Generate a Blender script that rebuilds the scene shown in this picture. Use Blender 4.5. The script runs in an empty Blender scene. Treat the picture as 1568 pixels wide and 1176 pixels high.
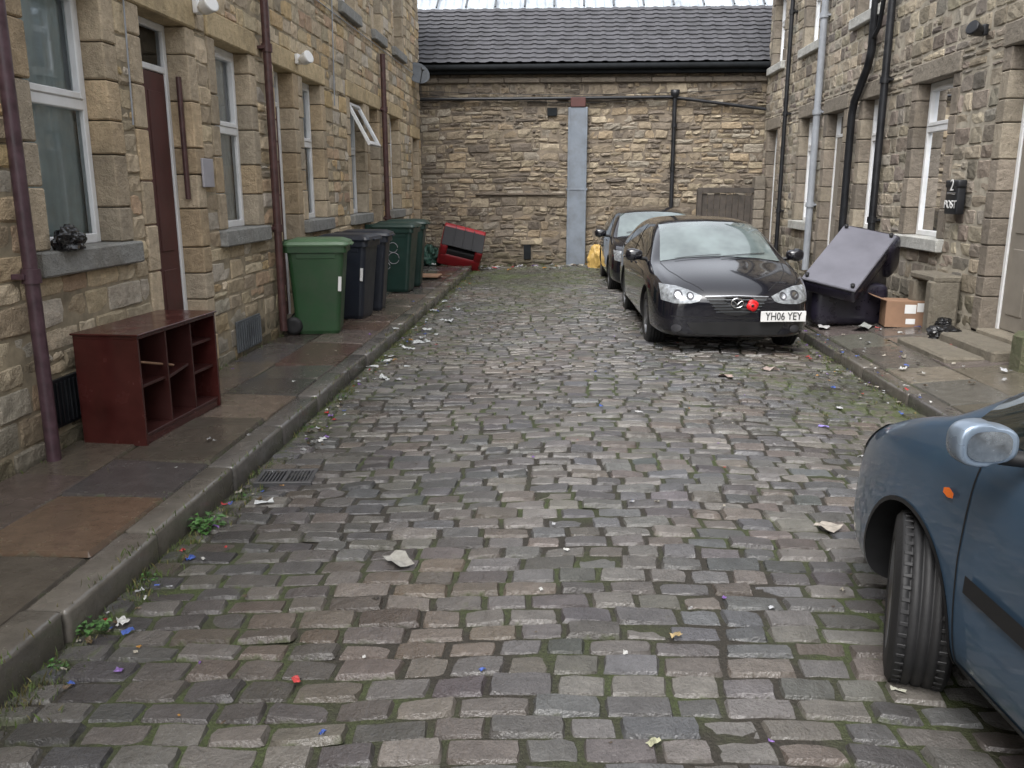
import bpy, bmesh, math, random
import numpy as np
from mathutils import Vector, Matrix, Euler
from mathutils import noise as nz
from mathutils.bvhtree import BVHTree
rng=np.random.default_rng(7); random.seed(7)
R=random.uniform
scene=bpy.context.scene
XL,XR,YB=-3.08,4.3,19.2
# ---------------------------------------------------------------- materials
def newmat(name):
    m=bpy.data.materials.new(name); m.use_nodes=True
    nt=m.node_tree; b=nt.nodes['Principled BSDF']
    return m,nt,b
def noise(nt,scale,detail=3,rough=.6):
    n=nt.nodes.new('ShaderNodeTexNoise'); n.inputs['Scale'].default_value=scale
    n.inputs['Detail'].default_value=min(detail,3); n.inputs['Roughness'].default_value=rough
    g=nt.nodes.new('ShaderNodeNewGeometry'); nt.links.new(g.outputs['Position'],n.inputs['Vector']); return n.outputs['Fac']
def mr(nt,src,a,b,c,d):
    n=nt.nodes.new('ShaderNodeMapRange'); n.inputs[1].default_value=a;n.inputs[2].default_value=b
    n.inputs[3].default_value=c;n.inputs[4].default_value=d; nt.links.new(src,n.inputs[0]); return n.outputs[0]
def mix(nt,f,a,b,blend='MIX'):
    n=nt.nodes.new('ShaderNodeMix'); n.data_type='RGBA'; n.blend_type=blend
    for s,i in ((f,0),(a,6),(b,7)):
        if isinstance(s,(int,float)): n.inputs[i].default_value=s
        elif isinstance(s,tuple): n.inputs[i].default_value=(*s[:3],1)
        else: nt.links.new(s,n.inputs[i])
    return n.outputs[2]
def mth(nt,op,a,b=0.0,clamp=False):
    n=nt.nodes.new('ShaderNodeMath'); n.operation=op; n.use_clamp=clamp
    for s,i in ((a,0),(b,1)):
        if isinstance(s,(int,float)): n.inputs[i].default_value=s
        else: nt.links.new(s,n.inputs[i])
    return n.outputs[0]
def bump(nt,b,src,strength,dist):
    n=nt.nodes.new('ShaderNodeBump'); n.inputs['Strength'].default_value=strength; n.inputs['Distance'].default_value=dist
    nt.links.new(src,n.inputs['Height']); nt.links.new(n.outputs[0],b.inputs['Normal'])
def plain(name,col,rough=.5,metal=0,var=.25,vscale=6,bmp=0,coat=0,dirt=None,dirtamt=.4,spec=.5):
    m,nt,b=newmat(name)
    n=noise(nt,vscale,3); v=mr(nt,n,.3,.7,1-var,1+var)
    cc=nt.nodes.new('ShaderNodeCombineColor')
    for i in range(3): nt.links.new(v,cc.inputs[i])
    c=mix(nt,1.0,tuple(col),cc.outputs[0],'MULTIPLY')
    if dirt:
        d=mr(nt,noise(nt,3.3,3,.7),.45,.7,0,dirtamt); c=mix(nt,d,c,tuple(dirt))
    nt.links.new(c,b.inputs['Base Color'])
    r=mr(nt,n,.3,.7,max(0,rough-.1*min(1,var*4)),min(1,rough+.12*min(1,var*4))); nt.links.new(r,b.inputs['Roughness'])
    b.inputs['Metallic'].default_value=metal; b.inputs['Specular IOR Level'].default_value=spec
    if coat: b.inputs['Coat Weight'].default_value=coat; b.inputs['Coat Roughness'].default_value=.04
    if bmp: bump(nt,b,noise(nt,60,2,.7),bmp,.004)
    return m
def stone(name,dirt=(.03,.03,.025),rough=.85,bs=.5,grain=30,base_z=None,stain=.5,big=(.8,1.2),rvar=.1,moss=False,stainscale=.9,speck=.3,bd=.012,base_col=(.06,.055,.032),mosscol=(.058,.075,.022),spec=.5):
    m,nt,b=newmat(name)
    at=nt.nodes.new('ShaderNodeAttribute'); at.attribute_name='col'
    n1=noise(nt,grain*.4,3,.7); v=mr(nt,n1,.3,.7,big[0],big[1])
    cc=nt.nodes.new('ShaderNodeCombineColor')
    for i in range(3): nt.links.new(v,cc.inputs[i])
    c=mix(nt,1.0,at.outputs['Color'],cc.outputs[0],'MULTIPLY')
    fine=noise(nt,grain*3.3,2,.75)
    c=mix(nt,mr(nt,fine,.52,.75,0,speck),c,(.04,.034,.026))
    st=noise(nt,stainscale,3,.7)
    if stain: c=mix(nt,mr(nt,st,.5,.72,0,stain),c,dirt)
    f=mth(nt,'ADD',at.outputs['Alpha'],mr(nt,n1,.3,.7,-.42,.42)); f=mr(nt,f,.45,.85,0,.9)
    md=mix(nt,mr(nt,st,.42,.6,.15,1),dirt,mosscol) if moss else dirt
    c=mix(nt,f,c,md)
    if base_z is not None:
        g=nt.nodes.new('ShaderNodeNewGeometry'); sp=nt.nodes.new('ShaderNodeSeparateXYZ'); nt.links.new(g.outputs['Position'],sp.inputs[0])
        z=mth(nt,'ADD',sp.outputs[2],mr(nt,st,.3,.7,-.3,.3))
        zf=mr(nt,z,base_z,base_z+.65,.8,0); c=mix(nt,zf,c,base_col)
    nt.links.new(c,b.inputs['Base Color'])
    r=mr(nt,st,.35,.65,rough-rvar,min(1,rough+rvar))
    if moss:
        r2=nt.nodes.new('ShaderNodeMix'); nt.links.new(f,r2.inputs[0]); nt.links.new(r,r2.inputs[2]); r2.inputs[3].default_value=.8; r=r2.outputs[0]
    nt.links.new(r,b.inputs['Roughness']); b.inputs['Specular IOR Level'].default_value=spec
    h=mth(nt,'ADD',mth(nt,'MULTIPLY',n1,1.2),mth(nt,'MULTIPLY',fine,.45))
    bump(nt,b,h,bs,bd)
    return m
M={}
M['stoneL']=stone('buff_sandstone',dirt=(.19,.145,.095),base_z=.12,stain=.35,bs=.95,bd=.022,stainscale=1.1)
M['mortarL']=plain('lime_mortar',(.31,.26,.18),.95,var=.3,vscale=9,bmp=.6,dirt=(.12,.095,.065))
M['stoneR']=stone('weathered_sandstone',dirt=(.08,.065,.05),base_z=.2,stain=.42,bs=.95,bd=.022)
M['mortarR']=plain('pale_mortar',(.40,.36,.29),.95,var=.3,vscale=9,bmp=.6,dirt=(.18,.15,.115))
M['stoneB']=stone('rubble_stone',dirt=(.085,.07,.055),base_z=0.0,stain=.6,bs=1.0,bd=.03,stainscale=.6)
M['mortarB']=plain('old_mortar',(.20,.165,.125),.95,var=.35,vscale=5,bmp=.8,dirt=(.07,.058,.045))
M['trim']=stone('dressed_stone',dirt=(.13,.11,.08),stain=.4,bs=.95,big=(.8,1.15),bd=.022,stainscale=1.7)
M['sett']=stone('wet_stone_setts',dirt=(.034,.03,.024),rough=.30,rvar=.12,bs=.7,stain=.3,moss=True,grain=32,speck=.5,bd=.013,stainscale=1.1,spec=.6)
M['flag']=stone('wet_flagstone',dirt=(.035,.032,.024),rough=.21,rvar=.15,bs=.22,stain=.45,moss=True,grain=22,stainscale=1.3,spec=.6)
def bedmat():
    m,nt,b=newmat('moss_and_dirt')
    c=mix(nt,mr(nt,noise(nt,1.1,3),.45,.62,0,1),(.032,.027,.02),(.052,.07,.02))
    c=mix(nt,mr(nt,noise(nt,60,2),.4,.7,0,.6),c,(.018,.016,.011))
    nt.links.new(c,b.inputs['Base Color']); b.inputs['Roughness'].default_value=.7
    bump(nt,b,noise(nt,70,2,.7),1.0,.01); return m
M['bed']=bedmat()
M['upvc']=plain('white_upvc',(.80,.81,.82),.3,var=.05,vscale=4,dirt=(.4,.39,.35),dirtamt=.25)
M['dark']=plain('dark_interior',(.05,.05,.052),.9)
M['curtain']=plain('net_curtain',(.80,.82,.82),.9,var=.12)
M['curtain2']=plain('blue_grey_blind',(.60,.70,.73),.8,var=.1)
M['doorleaf']=plain('grey_brown_door',(.26,.235,.20),.5,var=.1)
M['pipeR']=plain('maroon_painted_iron',(.075,.036,.034),.42,var=.35,vscale=12,bmp=.2)
M['pipeP']=plain('purple_brown_iron',(.075,.042,.052),.38,var=.35,vscale=12,bmp=.2)
M['pipeB']=plain('black_iron',(.012,.013,.016),.4,var=.3,bmp=.15)
M['pipeG']=plain('grey_plastic_pipe',(.28,.30,.33),.45,var=.12)
M['duct']=plain('grey_painted_duct',(.19,.22,.26),.5,var=.12,vscale=3,dirt=(.10,.10,.10))
M['brownmetal']=plain('rusty_metal',(.085,.032,.028),.6)
M['grate']=plain('cast_iron_grate',(.055,.055,.058),.5)
M['slate']=plain('roof_tile_grey',(.08,.08,.088),.6,var=.2,vscale=4,dirt=(.045,.045,.045),spec=.3)
M['gutter']=plain('gutter_black',(.018,.02,.022),.85,spec=.1)
M['corr']=plain('translucent_sheeting',(.42,.46,.50),.5,var=.25,vscale=3)
M['wood']=plain('old_wood',(.065,.055,.047),.75,var=.4,vscale=9,bmp=.6)
M['mahog']=plain('mahogany_laminate',(.055,.014,.012),.2,var=.3,vscale=5,spec=.5)
M['mahogi']=plain('mahogany_inside',(.045,.012,.010),.45,var=.25)
M['bing']=plain('green_plastic',(.022,.070,.026),.42,var=.15,vscale=3,bmp=.1,dirt=(.06,.07,.05),dirtamt=.35)
M['binlid']=plain('pale_green_lid',(.085,.16,.085),.38,var=.15)
M['bink']=plain('navy_black_plastic',(.014,.018,.028),.4,var=.15,dirt=(.04,.04,.04),dirtamt=.2)
M['bint']=plain('dark_green_plastic',(.011,.036,.029),.4,var=.15,dirt=(.03,.04,.03),dirtamt=.3)
M['rubber']=plain('rubber',(.014,.014,.015),.6,var=.2,bmp=.3)
M['white']=plain('white_paint',(.75,.75,.74),.45,var=.05)
M['red']=plain('red_vinyl',(.27,.014,.02),.4,var=.25)
M['black']=plain('black_fabric',(.014,.014,.016),.6,var=.3,bmp=.3)
M['leather']=plain('black_leather',(.016,.014,.024),.32,var=.25,vscale=8,bmp=.15)
M['underside']=plain('grey_lining',(.14,.14,.165),.34,var=.14,vscale=3)
M['card']=plain('cardboard',(.27,.16,.10),.8,var=.15)
M['bag']=plain('black_polythene',(.01,.01,.011),.18,var=.1,bmp=.5)
M['orange']=plain('orange_lens',(.75,.16,.02),.2,var=.05)
M['poppy']=plain('poppy_red',(.65,.015,.02),.45,var=.05)
M['chrome']=plain('chrome',(.65,.66,.68),.12,metal=1,var=.03)
M['alloy']=plain('alloy',(.30,.31,.33),.35,metal=1,var=.1)
M['bp']=plain('black_car_paint',(.008,.008,.012),.16,var=.1,vscale=3,coat=1)
M['blue']=plain('steel_blue_car_paint',(.058,.105,.168),.34,metal=.35,var=.08,vscale=2,coat=.8,dirt=(.07,.09,.11),dirtamt=.25)
M['silverblue']=plain('scuffed_mirror_shell',(.24,.30,.38),.3,metal=.5,var=.2,coat=.5,vscale=9)
M['mirglass']=plain('scratched_mirror_glass',(.42,.45,.48),.2,metal=.9,var=.35,vscale=30)
M['blackpl']=plain('black_trim_plastic',(.012,.012,.013),.45,var=.15)
M['lens']=plain('headlamp_lens',(.30,.32,.34),.10,metal=.3,var=.5,vscale=26,coat=1)
M['lampdark']=plain('lamp_inner',(.10,.10,.11),.15,metal=.6,var=.3)
M['carglass']=plain('car_window_glass',(.018,.024,.024),.04,var=.1,spec=.9,coat=1)
M['screen']=plain('windscreen_glass',(.15,.185,.185),.05,var=.35,vscale=2,spec=1,coat=1)
M['plaque']=plain('grey_plaque',(.36,.35,.38),.6,var=.1)
M['tarp']=plain('green_tarp',(.02,.06,.045),.5)
M['yellow']=plain('yellow_plastic',(.50,.33,.10),.5,var=.15)
M['ventg']=plain('grey_vent',(.10,.11,.12),.6)
def glassmat():
    m=bpy.data.materials.new('window_glass'); m.use_nodes=True; nt=m.node_tree; nt.nodes.clear()
    o=nt.nodes.new('ShaderNodeOutputMaterial'); mx=nt.nodes.new('ShaderNodeMixShader'); fr=nt.nodes.new('ShaderNodeFresnel'); fr.inputs[0].default_value=1.6
    t=nt.nodes.new('ShaderNodeBsdfTransparent'); t.inputs[0].default_value=(.95,.98,.99,1); g=nt.nodes.new('ShaderNodeBsdfGlossy'); g.inputs['Roughness'].default_value=.02
    g.inputs['Color'].default_value=(.95,.97,1,1)
    nt.links.new(fr.outputs[0],mx.inputs[0]); nt.links.new(t.outputs[0],mx.inputs[1]); nt.links.new(g.outputs[0],mx.inputs[2]); nt.links.new(mx.outputs[0],o.inputs[0]); return m
M['glass']=glassmat()
def attrmat(name,rough=.6,spec=.4):
    m,nt,b=newmat(name); at=nt.nodes.new('ShaderNodeAttribute'); at.attribute_name='col'
    c=mix(nt,mr(nt,noise(nt,40,2),.35,.7,0,.35),at.outputs['Color'],(.04,.035,.03))
    nt.links.new(c,b.inputs['Base Color']); b.inputs['Roughness'].default_value=rough; b.inputs['Specular IOR Level'].default_value=spec; return m
M['litter']=attrmat('litter_paper_plastic',.45); M['grass']=attrmat('grass_blades',.6)
# ---------------------------------------------------------------- builders
def empty(name,loc=(0,0,0),rot=(0,0,0)):
    e=bpy.data.objects.new(name,None); e.location=loc; e.rotation_euler=rot; scene.collection.objects.link(e); e.empty_display_size=.2; return e
def mkobj(name,V,F,mats,parent=None,col=None,smooth=False,midx=None,sm=None):
    me=bpy.data.meshes.new(name)
    V=np.asarray(V,dtype=float); me.from_pydata(V.tolist(),[],F if isinstance(F,list) else F.tolist())
    for m in mats: me.materials.append(m)
    n=len(me.polygons)
    if sm is not None: me.polygons.foreach_set('use_smooth',sm)
    else: me.polygons.foreach_set('use_smooth',[smooth]*n)
    if midx is not None: me.polygons.foreach_set('material_index',midx)
    if col is not None:
        a=me.color_attributes.new('col','FLOAT_COLOR','POINT'); a.data.foreach_set('color',np.asarray(col,dtype=np.float32).ravel())
    me.update(); o=bpy.data.objects.new(name,me); scene.collection.objects.link(o)
    if parent: o.parent=parent
    return o
class MB:
    def __init__(s): s.v=[];s.f=[];s.m=[];s.s=[];s.c=[];s.cur=(.3,.3,.3,0)
    def add(s,vs,fs,mat=0,smooth=False,Mx=None):
        o=len(s.v)
        for v in vs:
            v=Vector(v)
            if Mx is not None: v=Mx@v
            s.v.append(tuple(v)); s.c.append(s.cur)
        for f in fs: s.f.append([i+o for i in f]); s.m.append(mat); s.s.append(smooth)
    def box(s,x0,x1,y0,y1,z0,z1,b=.004,mat=0,Mx=None,seg=1):
        bm=bmesh.new(); bmesh.ops.create_cube(bm,size=1)
        if x1<x0: x0,x1=x1,x0
        for v in bm.verts:
            v.co=Vector(((x0+x1)/2+v.co.x*(x1-x0),(y0+y1)/2+v.co.y*(y1-y0),(z0+z1)/2+v.co.z*(z1-z0)))
        b=min(b,.45*min(x1-x0,y1-y0,z1-z0))
        if b>0: bmesh.ops.bevel(bm,geom=bm.edges[:],offset=b,segments=seg,affect='EDGES',profile=.6)
        bm.verts.index_update()
        s.add([v.co for v in bm.verts],[[v.index for v in f.verts] for f in bm.faces],mat,seg>1,Mx); bm.free()
    def tube(s,pts,r,n=12,mat=0,Mx=None,cap=True):
        pts=[Vector(p) for p in pts]; vs=[];fs=[]
        up=None
        for i,p in enumerate(pts):
            t=(pts[min(i+1,len(pts)-1)]-pts[max(i-1,0)]).normalized()
            if up is None: up=Vector((0,0,1)) if abs(t.z)<.9 else Vector((0,1,0))
            a=t.cross(up).normalized(); bb=a.cross(t).normalized(); up=bb
            rr=r[i] if isinstance(r,(list,tuple)) else r
            for k in range(n):
                an=2*math.pi*k/n; vs.append(p+a*math.cos(an)*rr+bb*math.sin(an)*rr)
        for i in range(len(pts)-1):
            for k in range(n):
                fs.append([i*n+k,i*n+(k+1)%n,(i+1)*n+(k+1)%n,(i+1)*n+k])
        s.add(vs,fs,mat,True,Mx)
        if cap: s.add(vs[:n],[list(range(n))],mat,False,Mx); s.add(vs[-n:],[list(range(n))],mat,False,Mx)
    def lathe(s,prof,n=24,mat=0,Mx=None,smooth=True):
        vs=[];fs=[]
        for r,h in prof:
            for k in range(n):
                an=2*math.pi*k/n; vs.append((r*math.cos(an),r*math.sin(an),h))
        for i in range(len(prof)-1):
            for k in range(n): fs.append([i*n+k,i*n+(k+1)%n,(i+1)*n+(k+1)%n,(i+1)*n+k])
        s.add(vs,fs,mat,smooth,Mx)
    def quad(s,a,b,c,d,mat=0): s.add([a,b,c,d],[[0,1,2,3]],mat)
    def done(s,name,mats,parent=None,col=False):
        return mkobj(name,s.v,s.f,mats,parent,col=s.c if col else None,midx=s.m,sm=s.s)
def lfn(a,b,sc=1.0,seed=0.0):
    return (np.sin(a*1.3*sc+seed)+np.sin(b*1.7*sc+1.3+seed*2)+np.sin((a+b)*.9*sc+2.1+seed)+np.sin((a*2.3-b*1.1)*sc+seed*3))/4
def blocks(B,mapf,bev,ring,bulge,rough,gap,colfn,jit=.003,tilt=0.0,mossf=None,nu=(.35,.65),edgeA=(.6,.12,0.0),rnd=.55):
    B=np.asarray(B,dtype=float); n=len(B)
    U0,U1,V0,V1=[B[:,i]+(gap/2 if i in(0,2) else -gap/2) for i in range(4)]
    L=U1-U0;W=V1-V0
    bu=np.minimum(bev/L,.3);bv=np.minimum(bev/W,.3)
    o=np.ones(n); S=np.stack([0*o,bu,nu[0]*o,nu[1]*o,1-bu,o],1); T=np.stack([0*o,bv,.5*o,1-bv,o],1)
    u=U0[:,None,None]+S[:,:,None]*L[:,None,None]+np.zeros((n,6,5)); v=V0[:,None,None]+T[:,None,:]*W[:,None,None]+np.zeros((n,6,5))
    isO=np.zeros((6,5),bool); isO[0]=isO[-1]=True; isO[:,0]=isO[:,-1]=True
    is2=np.zeros((6,5),bool); is2[1:5,1:4]=True; is2[2:4,2]=False
    d=rng.normal(0,rough,(n,6,5)); d[:,isO]=-ring; d[:,is2]-=bulge
    for (i,su) in((0,1),(5,-1)):
        for (j,sv) in((0,1),(4,-1)):
            u[:,i,j]+=su*bev*rnd; v[:,i,j]+=sv*bev*rnd
            i2=1 if i==0 else 4; j2=1 if j==0 else 3
            u[:,i2,j2]+=su*bev*.2; v[:,i2,j2]+=sv*bev*.2; d[:,i2,j2]-=bulge*.6
    u+=rng.normal(0,jit,u.shape); v+=rng.normal(0,jit,v.shape)
    tu=rng.normal(0,tilt,n); tv=rng.normal(0,tilt,n)
    d+= (S[:,:,None]-.5)*tu[:,None,None]+(T[:,None,:]-.5)*tv[:,None,None]+rng.normal(0,tilt*.6,n)[:,None,None]
    P=mapf(u,v,d)
    V=np.stack(P,-1).reshape(-1,3)
    col=colfn((U0+U1)/2,(V0+V1)/2,n)
    C=np.zeros((n,6,5,4)); C[...,:3]=col[:,None,None,:]
    A=np.where(isO,edgeA[0],np.where(is2,edgeA[1],edgeA[2]))[None]+np.zeros((n,6,5))
    if mossf is not None: A=A+mossf(u,v)
    C[...,3]=A
    q=[]
    for i in range(5):
        for j in range(4): q.append([i*5+j,(i+1)*5+j,(i+1)*5+j+1,i*5+j+1])
    q=np.array(q); F=(q[None]+(np.arange(n)*30)[:,None,None]).reshape(-1,4)
    return V,F,C.reshape(-1,4)
def pal(cols,w=None,sp=(.82,1.18),hue=.004):
    cols=np.array(cols)
    def f(u,v,n):
        idx=rng.choice(len(cols),n,p=w); c=cols[idx]*rng.uniform(sp[0],sp[1],(n,1))
        return np.clip(c+rng.normal(0,hue,(n,3)),0.008,.9)
    return f
def levels(keys,h,var=.2):
    z=[keys[0]]
    for a,b in zip(keys[:-1],keys[1:]):
        k=max(1,round((b-a)/h)); w=rng.uniform(1-var,1+var,k); w=np.cumsum(w)/w.sum()
        z+= [a+(b-a)*x for x in w]
    return z
def masonry(u0,u1,zs,lmin,lmax,ops,split=0.0):
    out=[];strips=[]
    for z0,z1 in zip(zs[:-1],zs[1:]):
        zm=(z0+z1)/2; iv=[(u0,u1)]
        for (a,b,c,d) in ops:
            if c-.004<zm<d+.004:
                nv=[]
                for (p,q) in iv:
                    if b<=p or a>=q: nv.append((p,q)); continue
                    if a>p: nv.append((p,a))
                    if b<q: nv.append((b,q))
                iv=nv
        for (p,q) in iv:
            strips.append((p,q,z0,z1)); x=p
            while x<q-1e-4:
                l=R(lmin,lmax)
                if q-(x+l)<lmin*.7: l=q-x
                if split and random.random()<split and (z1-z0)>.12:
                    zz=z0+(z1-z0)*R(.4,.6); k=R(.35,.65); out.append((x,x+l,z0,zz)); out.append((x,x+l*k,zz,z1)); out.append((x+l*k,x+l,zz,z1))
                else: out.append((x,x+l,z0,z1))
                x+=l
    return out,strips
# ---------------------------------------------------------------- terrace facades
class Facade:
    def __init__(s,name,side):
        s.root=empty(name); s.side=side
        s.trim=MB(); s.fr=MB(); s.gl=MB(); s.cu=MB(); s.int=MB(); s.ops=[]
    def X(s,d): return XL+d if s.side<0 else XR-d
    def bx(s,mb,u0,u1,d0,d1,z0,z1,b=.004,mat=0):
        xs=sorted((s.X(d0),s.X(d1))); mb.box(xs[0],xs[1],u0,u1,z0,z1,b,mat)
    def jambs(s,u0,u1,z0,z1,cols,jw=.18):
        for (a,b) in((u0-jw,u0),(u1,u1+jw)):
            z=z0
            while z<z1-.01:
                h=R(.2,.38)
                if z1-z-h<.15: h=z1-z
                c=random.choice(cols); k=R(.8,1.15); s.trim.cur=(c[0]*k,c[1]*k,c[2]*k,.12)
                s.bx(s.trim,a+.003,b+R(-.006,0),-.22,R(-.002,.012),z+.004,z+h-.004,.010); z+=h
    def opening(s,kind,u0,u1,z0,z1,tr=.55,curt=0,lin=.22,cols=None,lcol=None,sillcol=None,recess=.15,doorm=1,frm=0):
        if kind=='w':
            s.ops.append((u0-.18,u1+.18,z0-.15,z1+lin))
            s.trim.cur=(*sillcol,.12); s.bx(s.trim,u0-.19,u1+.17,-.22,.07,z0-.15,z0,.012)
        else: s.ops.append((u0-.18,u1+.18,z0,z1+lin))
        s.jambs(u0,u1,z0,z1,cols)
        k=R(.85,1.1); s.trim.cur=(lcol[0]*k,lcol[1]*k,lcol[2]*k,.06); s.bx(s.trim,u0-.177,u1+.177,-.22,.018,z1,z1+lin,.012)
        d1=-recess; d0=d1-.06; f=.055
        B=lambda a,b,c,d,e=0,g=0,m=frm: s.bx(s.fr,a,b,d0+e,d1+g,c,d,.006,m)
        xa,xb=s.X(-.215),s.X(-.9)
        P=[(xa,u0,z0),(xa,u1,z0),(xa,u1,z1),(xa,u0,z1),(xb,u0-.2,z0),(xb,u1+.2,z0),(xb,u1+.2,z1+.1),(xb,u0-.2,z1+.1)]
        s.int.add(P,[[0,1,5,4],[1,2,6,5],[2,3,7,6],[3,0,4,7],[4,5,6,7]],0)
        if kind=='w':
            zt=z0+(z1-z0)*tr
            B(u0,u0+f,z0,z1);B(u1-f,u1,z0,z1);B(u0+f,u1-f,z0,z0+f+.01,0,.004);B(u0+f,u1-f,z1-f,z1)
            B(u0+f,u1-f,zt-.035,zt+.035,0,.006)
            g=.045
            B(u0+f,u0+f+g,zt+.035,z1-f,.01,.016);B(u1-f-g,u1-f,zt+.035,z1-f,.01,.016);B(u0+f+g,u1-f-g,zt+.035,zt+.035+g,.01,.016);B(u0+f+g,u1-f-g,z1-f-g,z1-f,.01,.016)
            x=s.X(d0+.03)
            s.gl.quad((x,u0+f,z0+f),(x,u1-f,z0+f),(x,u1-f,zt-.03),(x,u0+f,zt-.03)); s.gl.quad((x,u0+f,zt+.03),(x,u1-f,zt+.03),(x,u1-f,z1-f),(x,u0+f,z1-f))
            if curt:
                n=48; vs=[];fs=[]
                ua,ub=(u0,u1) if curt!=3 else (u0+.35*(u1-u0),u1)
                for i in range(n+1):
                    t=i/n; xx=s.X(-.232+.010*math.sin(i*1.9+math.sin(i*.7)*2)); vs+= [(xx,ua+(ub-ua)*t,z0),(xx,ua+(ub-ua)*t,z1)]
                for i in range(n): fs.append([2*i,2*i+2,2*i+3,2*i+1])
                s.cu.add(vs,fs,0 if curt!=2 else 1,True)
        else:
            zf=z1-.38
            B(u0,u0+f,z0,z1);B(u1-f,u1,z0,z1);B(u0+f,u1-f,z1-f,z1);B(u0+f,u1-f,zf,zf+.05)
            x=s.X(d0+.03); s.gl.quad((x,u0+f,zf+.05),(x,u1-f,zf+.05),(x,u1-f,z1-f),(x,u0+f,z1-f))
            B(u0+f+.003,u1-f-.003,z0+.04,zf-.003,.012,-.012,doorm)
            w=(u1-u0-2*f)
            for (pz0,pz1) in((z0+.2,z0+.85),(z0+1.0,zf-.15)):
                for (pa,pb) in((.12,.46),(.54,.88)):
                    B(u0+f+w*pa,u0+f+w*pb,pz0,pz1,.03,-.002,doorm)
            s.trim.cur=(.25,.22,.17,.2); s.bx(s.trim,u0,u1,-.22,.03,z0-.08,z0+.035,.012)
    def finish(s,u0,u1,zs,lmin,lmax,colfn,mst,mmo,bev,ring,bulge,rough,gap,fmats,base):
        B,S=masonry(u0,u1,zs,lmin,lmax,s.ops,split=.04)
        V,F,C=blocks(B,lambda u,v,d:(s.X(0)+(d if s.side<0 else -d),u,v),bev,ring,bulge,rough,gap,colfn,jit=.003,tilt=.007,edgeA=(.42,.10,0),rnd=.35)
        mkobj('stone_walling',V,F,[mst],s.root,C,False)
        mo=MB()
        for a,b,c,d in S:
            x=s.X(-ring*.62); mo.quad((x,a,c),(x,b,c),(x,b,d),(x,a,d))
        mo.done('mortar_bed',[mmo],s.root)
        s.trim.done('lintels_sills_jambs',[M['trim']],s.root,True)
        s.fr.done('window_and_door_frames',fmats,s.root); s.gl.done('window_glass',[M['glass']],s.root)
        s.cu.done('curtains',[M['curtain'],M['curtain2']],s.root); s.int.done('rooms_behind_windows',[M['dark']],s.root)
        h=MB(); top=zs[-1]; xa,xb=s.X(-.91),s.X(-7)
        h.quad((xa,u0,base),(xa,u1,base),(xa,u1,top),(xa,u0,top)); h.quad((xb,u0,base),(xb,u1,base),(xb,u1,top),(xb,u0,top))
        for u in(u0,u1): h.quad((s.X(-.03),u,base),(xb,u,base),(xb,u,top),(s.X(-.03),u,top))
        h.done('rear_and_gable_walls',[mmo],s.root)
        r=MB(); xe=s.X(.25); xm=s.X(-3.5)
        r.quad((xe,u0,top),(xe,u1,top),(xm,u1,top+2.0),(xm,u0,top+2.0)); r.quad((xb,u0,top),(xb,u1,top),(xm,u1,top+2.0),(xm,u0,top+2.0))
        r.done('slate_roof',[M['slate']],s.root)
        g=MB(); g.tube([(s.X(.16),u0,top-.02),(s.X(.16),u1,top-.02)],.06); g.done('eaves_gutter',[M['gutter']],s.root)
colsL=[(.52,.405,.25),(.57,.465,.31),(.47,.39,.275),(.56,.41,.225),(.60,.50,.36),(.40,.32,.215),(.49,.435,.355),(.49,.35,.23),(.55,.445,.305),(.37,.305,.22)]
jamL=[(.49,.40,.285),(.54,.44,.31),(.45,.38,.285),(.51,.39,.25)]; lL=(.58,.455,.27); sL=(.28,.28,.265)
FL=Facade('stone_terrace_house',-1)
kw=dict(cols=jamL,lcol=lL,sillcol=sL)
U0,U1=-4,19.1
for (a,b,c) in((2.0,2.9,1),(5.02,5.88,2),(7.82,8.66,1),(10.4,11.22,1),(12.72,13.6,3),(15.65,16.5,1)):
    FL.opening('w',a,b,1.34,3.0,tr=.55,curt=c,**kw)
for (a,b) in((-.9,-.1),(6.42,7.22),(9.38,10.05),(14.0,14.65)): FL.opening('d',a,b,.2,3.0,recess=.17,**kw)
FL.opening('d',18.0,18.7,.2,2.75,**kw)
for (a,b) in((2,2.9),(5.02,5.88),(7.82,8.66),(10.2,11.0),(12.5,13.3),(14.6,15.2),(16.3,17.1)): FL.opening('w',a,b,4.22,5.6,tr=.6,curt=1,**kw)
zs=levels([.06,1.19,1.34,2.75,2.97,3.0,3.22,4.07,4.22,5.6,5.82,6.4],.165)
FL.finish(U0,U1,zs,.18,.46,pal(colsL),M['stoneL'],M['mortarL'],.014,.018,.003,.004,.007,[M['upvc'],M['brownmetal']],0)
colsR=[(.35,.30,.225),(.29,.25,.195),(.40,.35,.265),(.23,.195,.155),(.34,.29,.24),(.44,.375,.28),(.30,.27,.225),(.20,.17,.145)]
jamR=[(.27,.23,.185),(.21,.18,.145),(.33,.285,.22)]; lR=(.24,.21,.17); sR=(.50,.50,.47)
FR=Facade('stone_terrace_house',1)
kw=dict(cols=jamR,lcol=lR,sillcol=sR)
for (a,b,c) in((2.2,3.1,1),(4.6,5.5,1),(10.15,11.1,1),(12.35,13.0,1),(15.45,16.25,1)):
    FR.opening('w',a,b,1.15,2.95,tr=.7,curt=c,**kw)
for (a,b) in((0,.85),(7.95,8.9),(13.85,14.7),(17.95,18.75)): FR.opening('d',a,b,.28,2.9 if a>9 else 3.05,recess=.16,doorm=1,**kw)
for (a,b) in((2.2,3.1),(4.6,5.5),(9.9,10.85),(12.7,13.6),(15.45,16.4),(17.95,18.8)): FR.opening('w',a,b,4.15,5.5,tr=.6,curt=1,**kw)
zs=levels([.1,1.0,1.15,2.9,2.95,3.05,3.12,3.17,3.27,4.0,4.15,5.5,5.72,6.4],.17)
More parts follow.
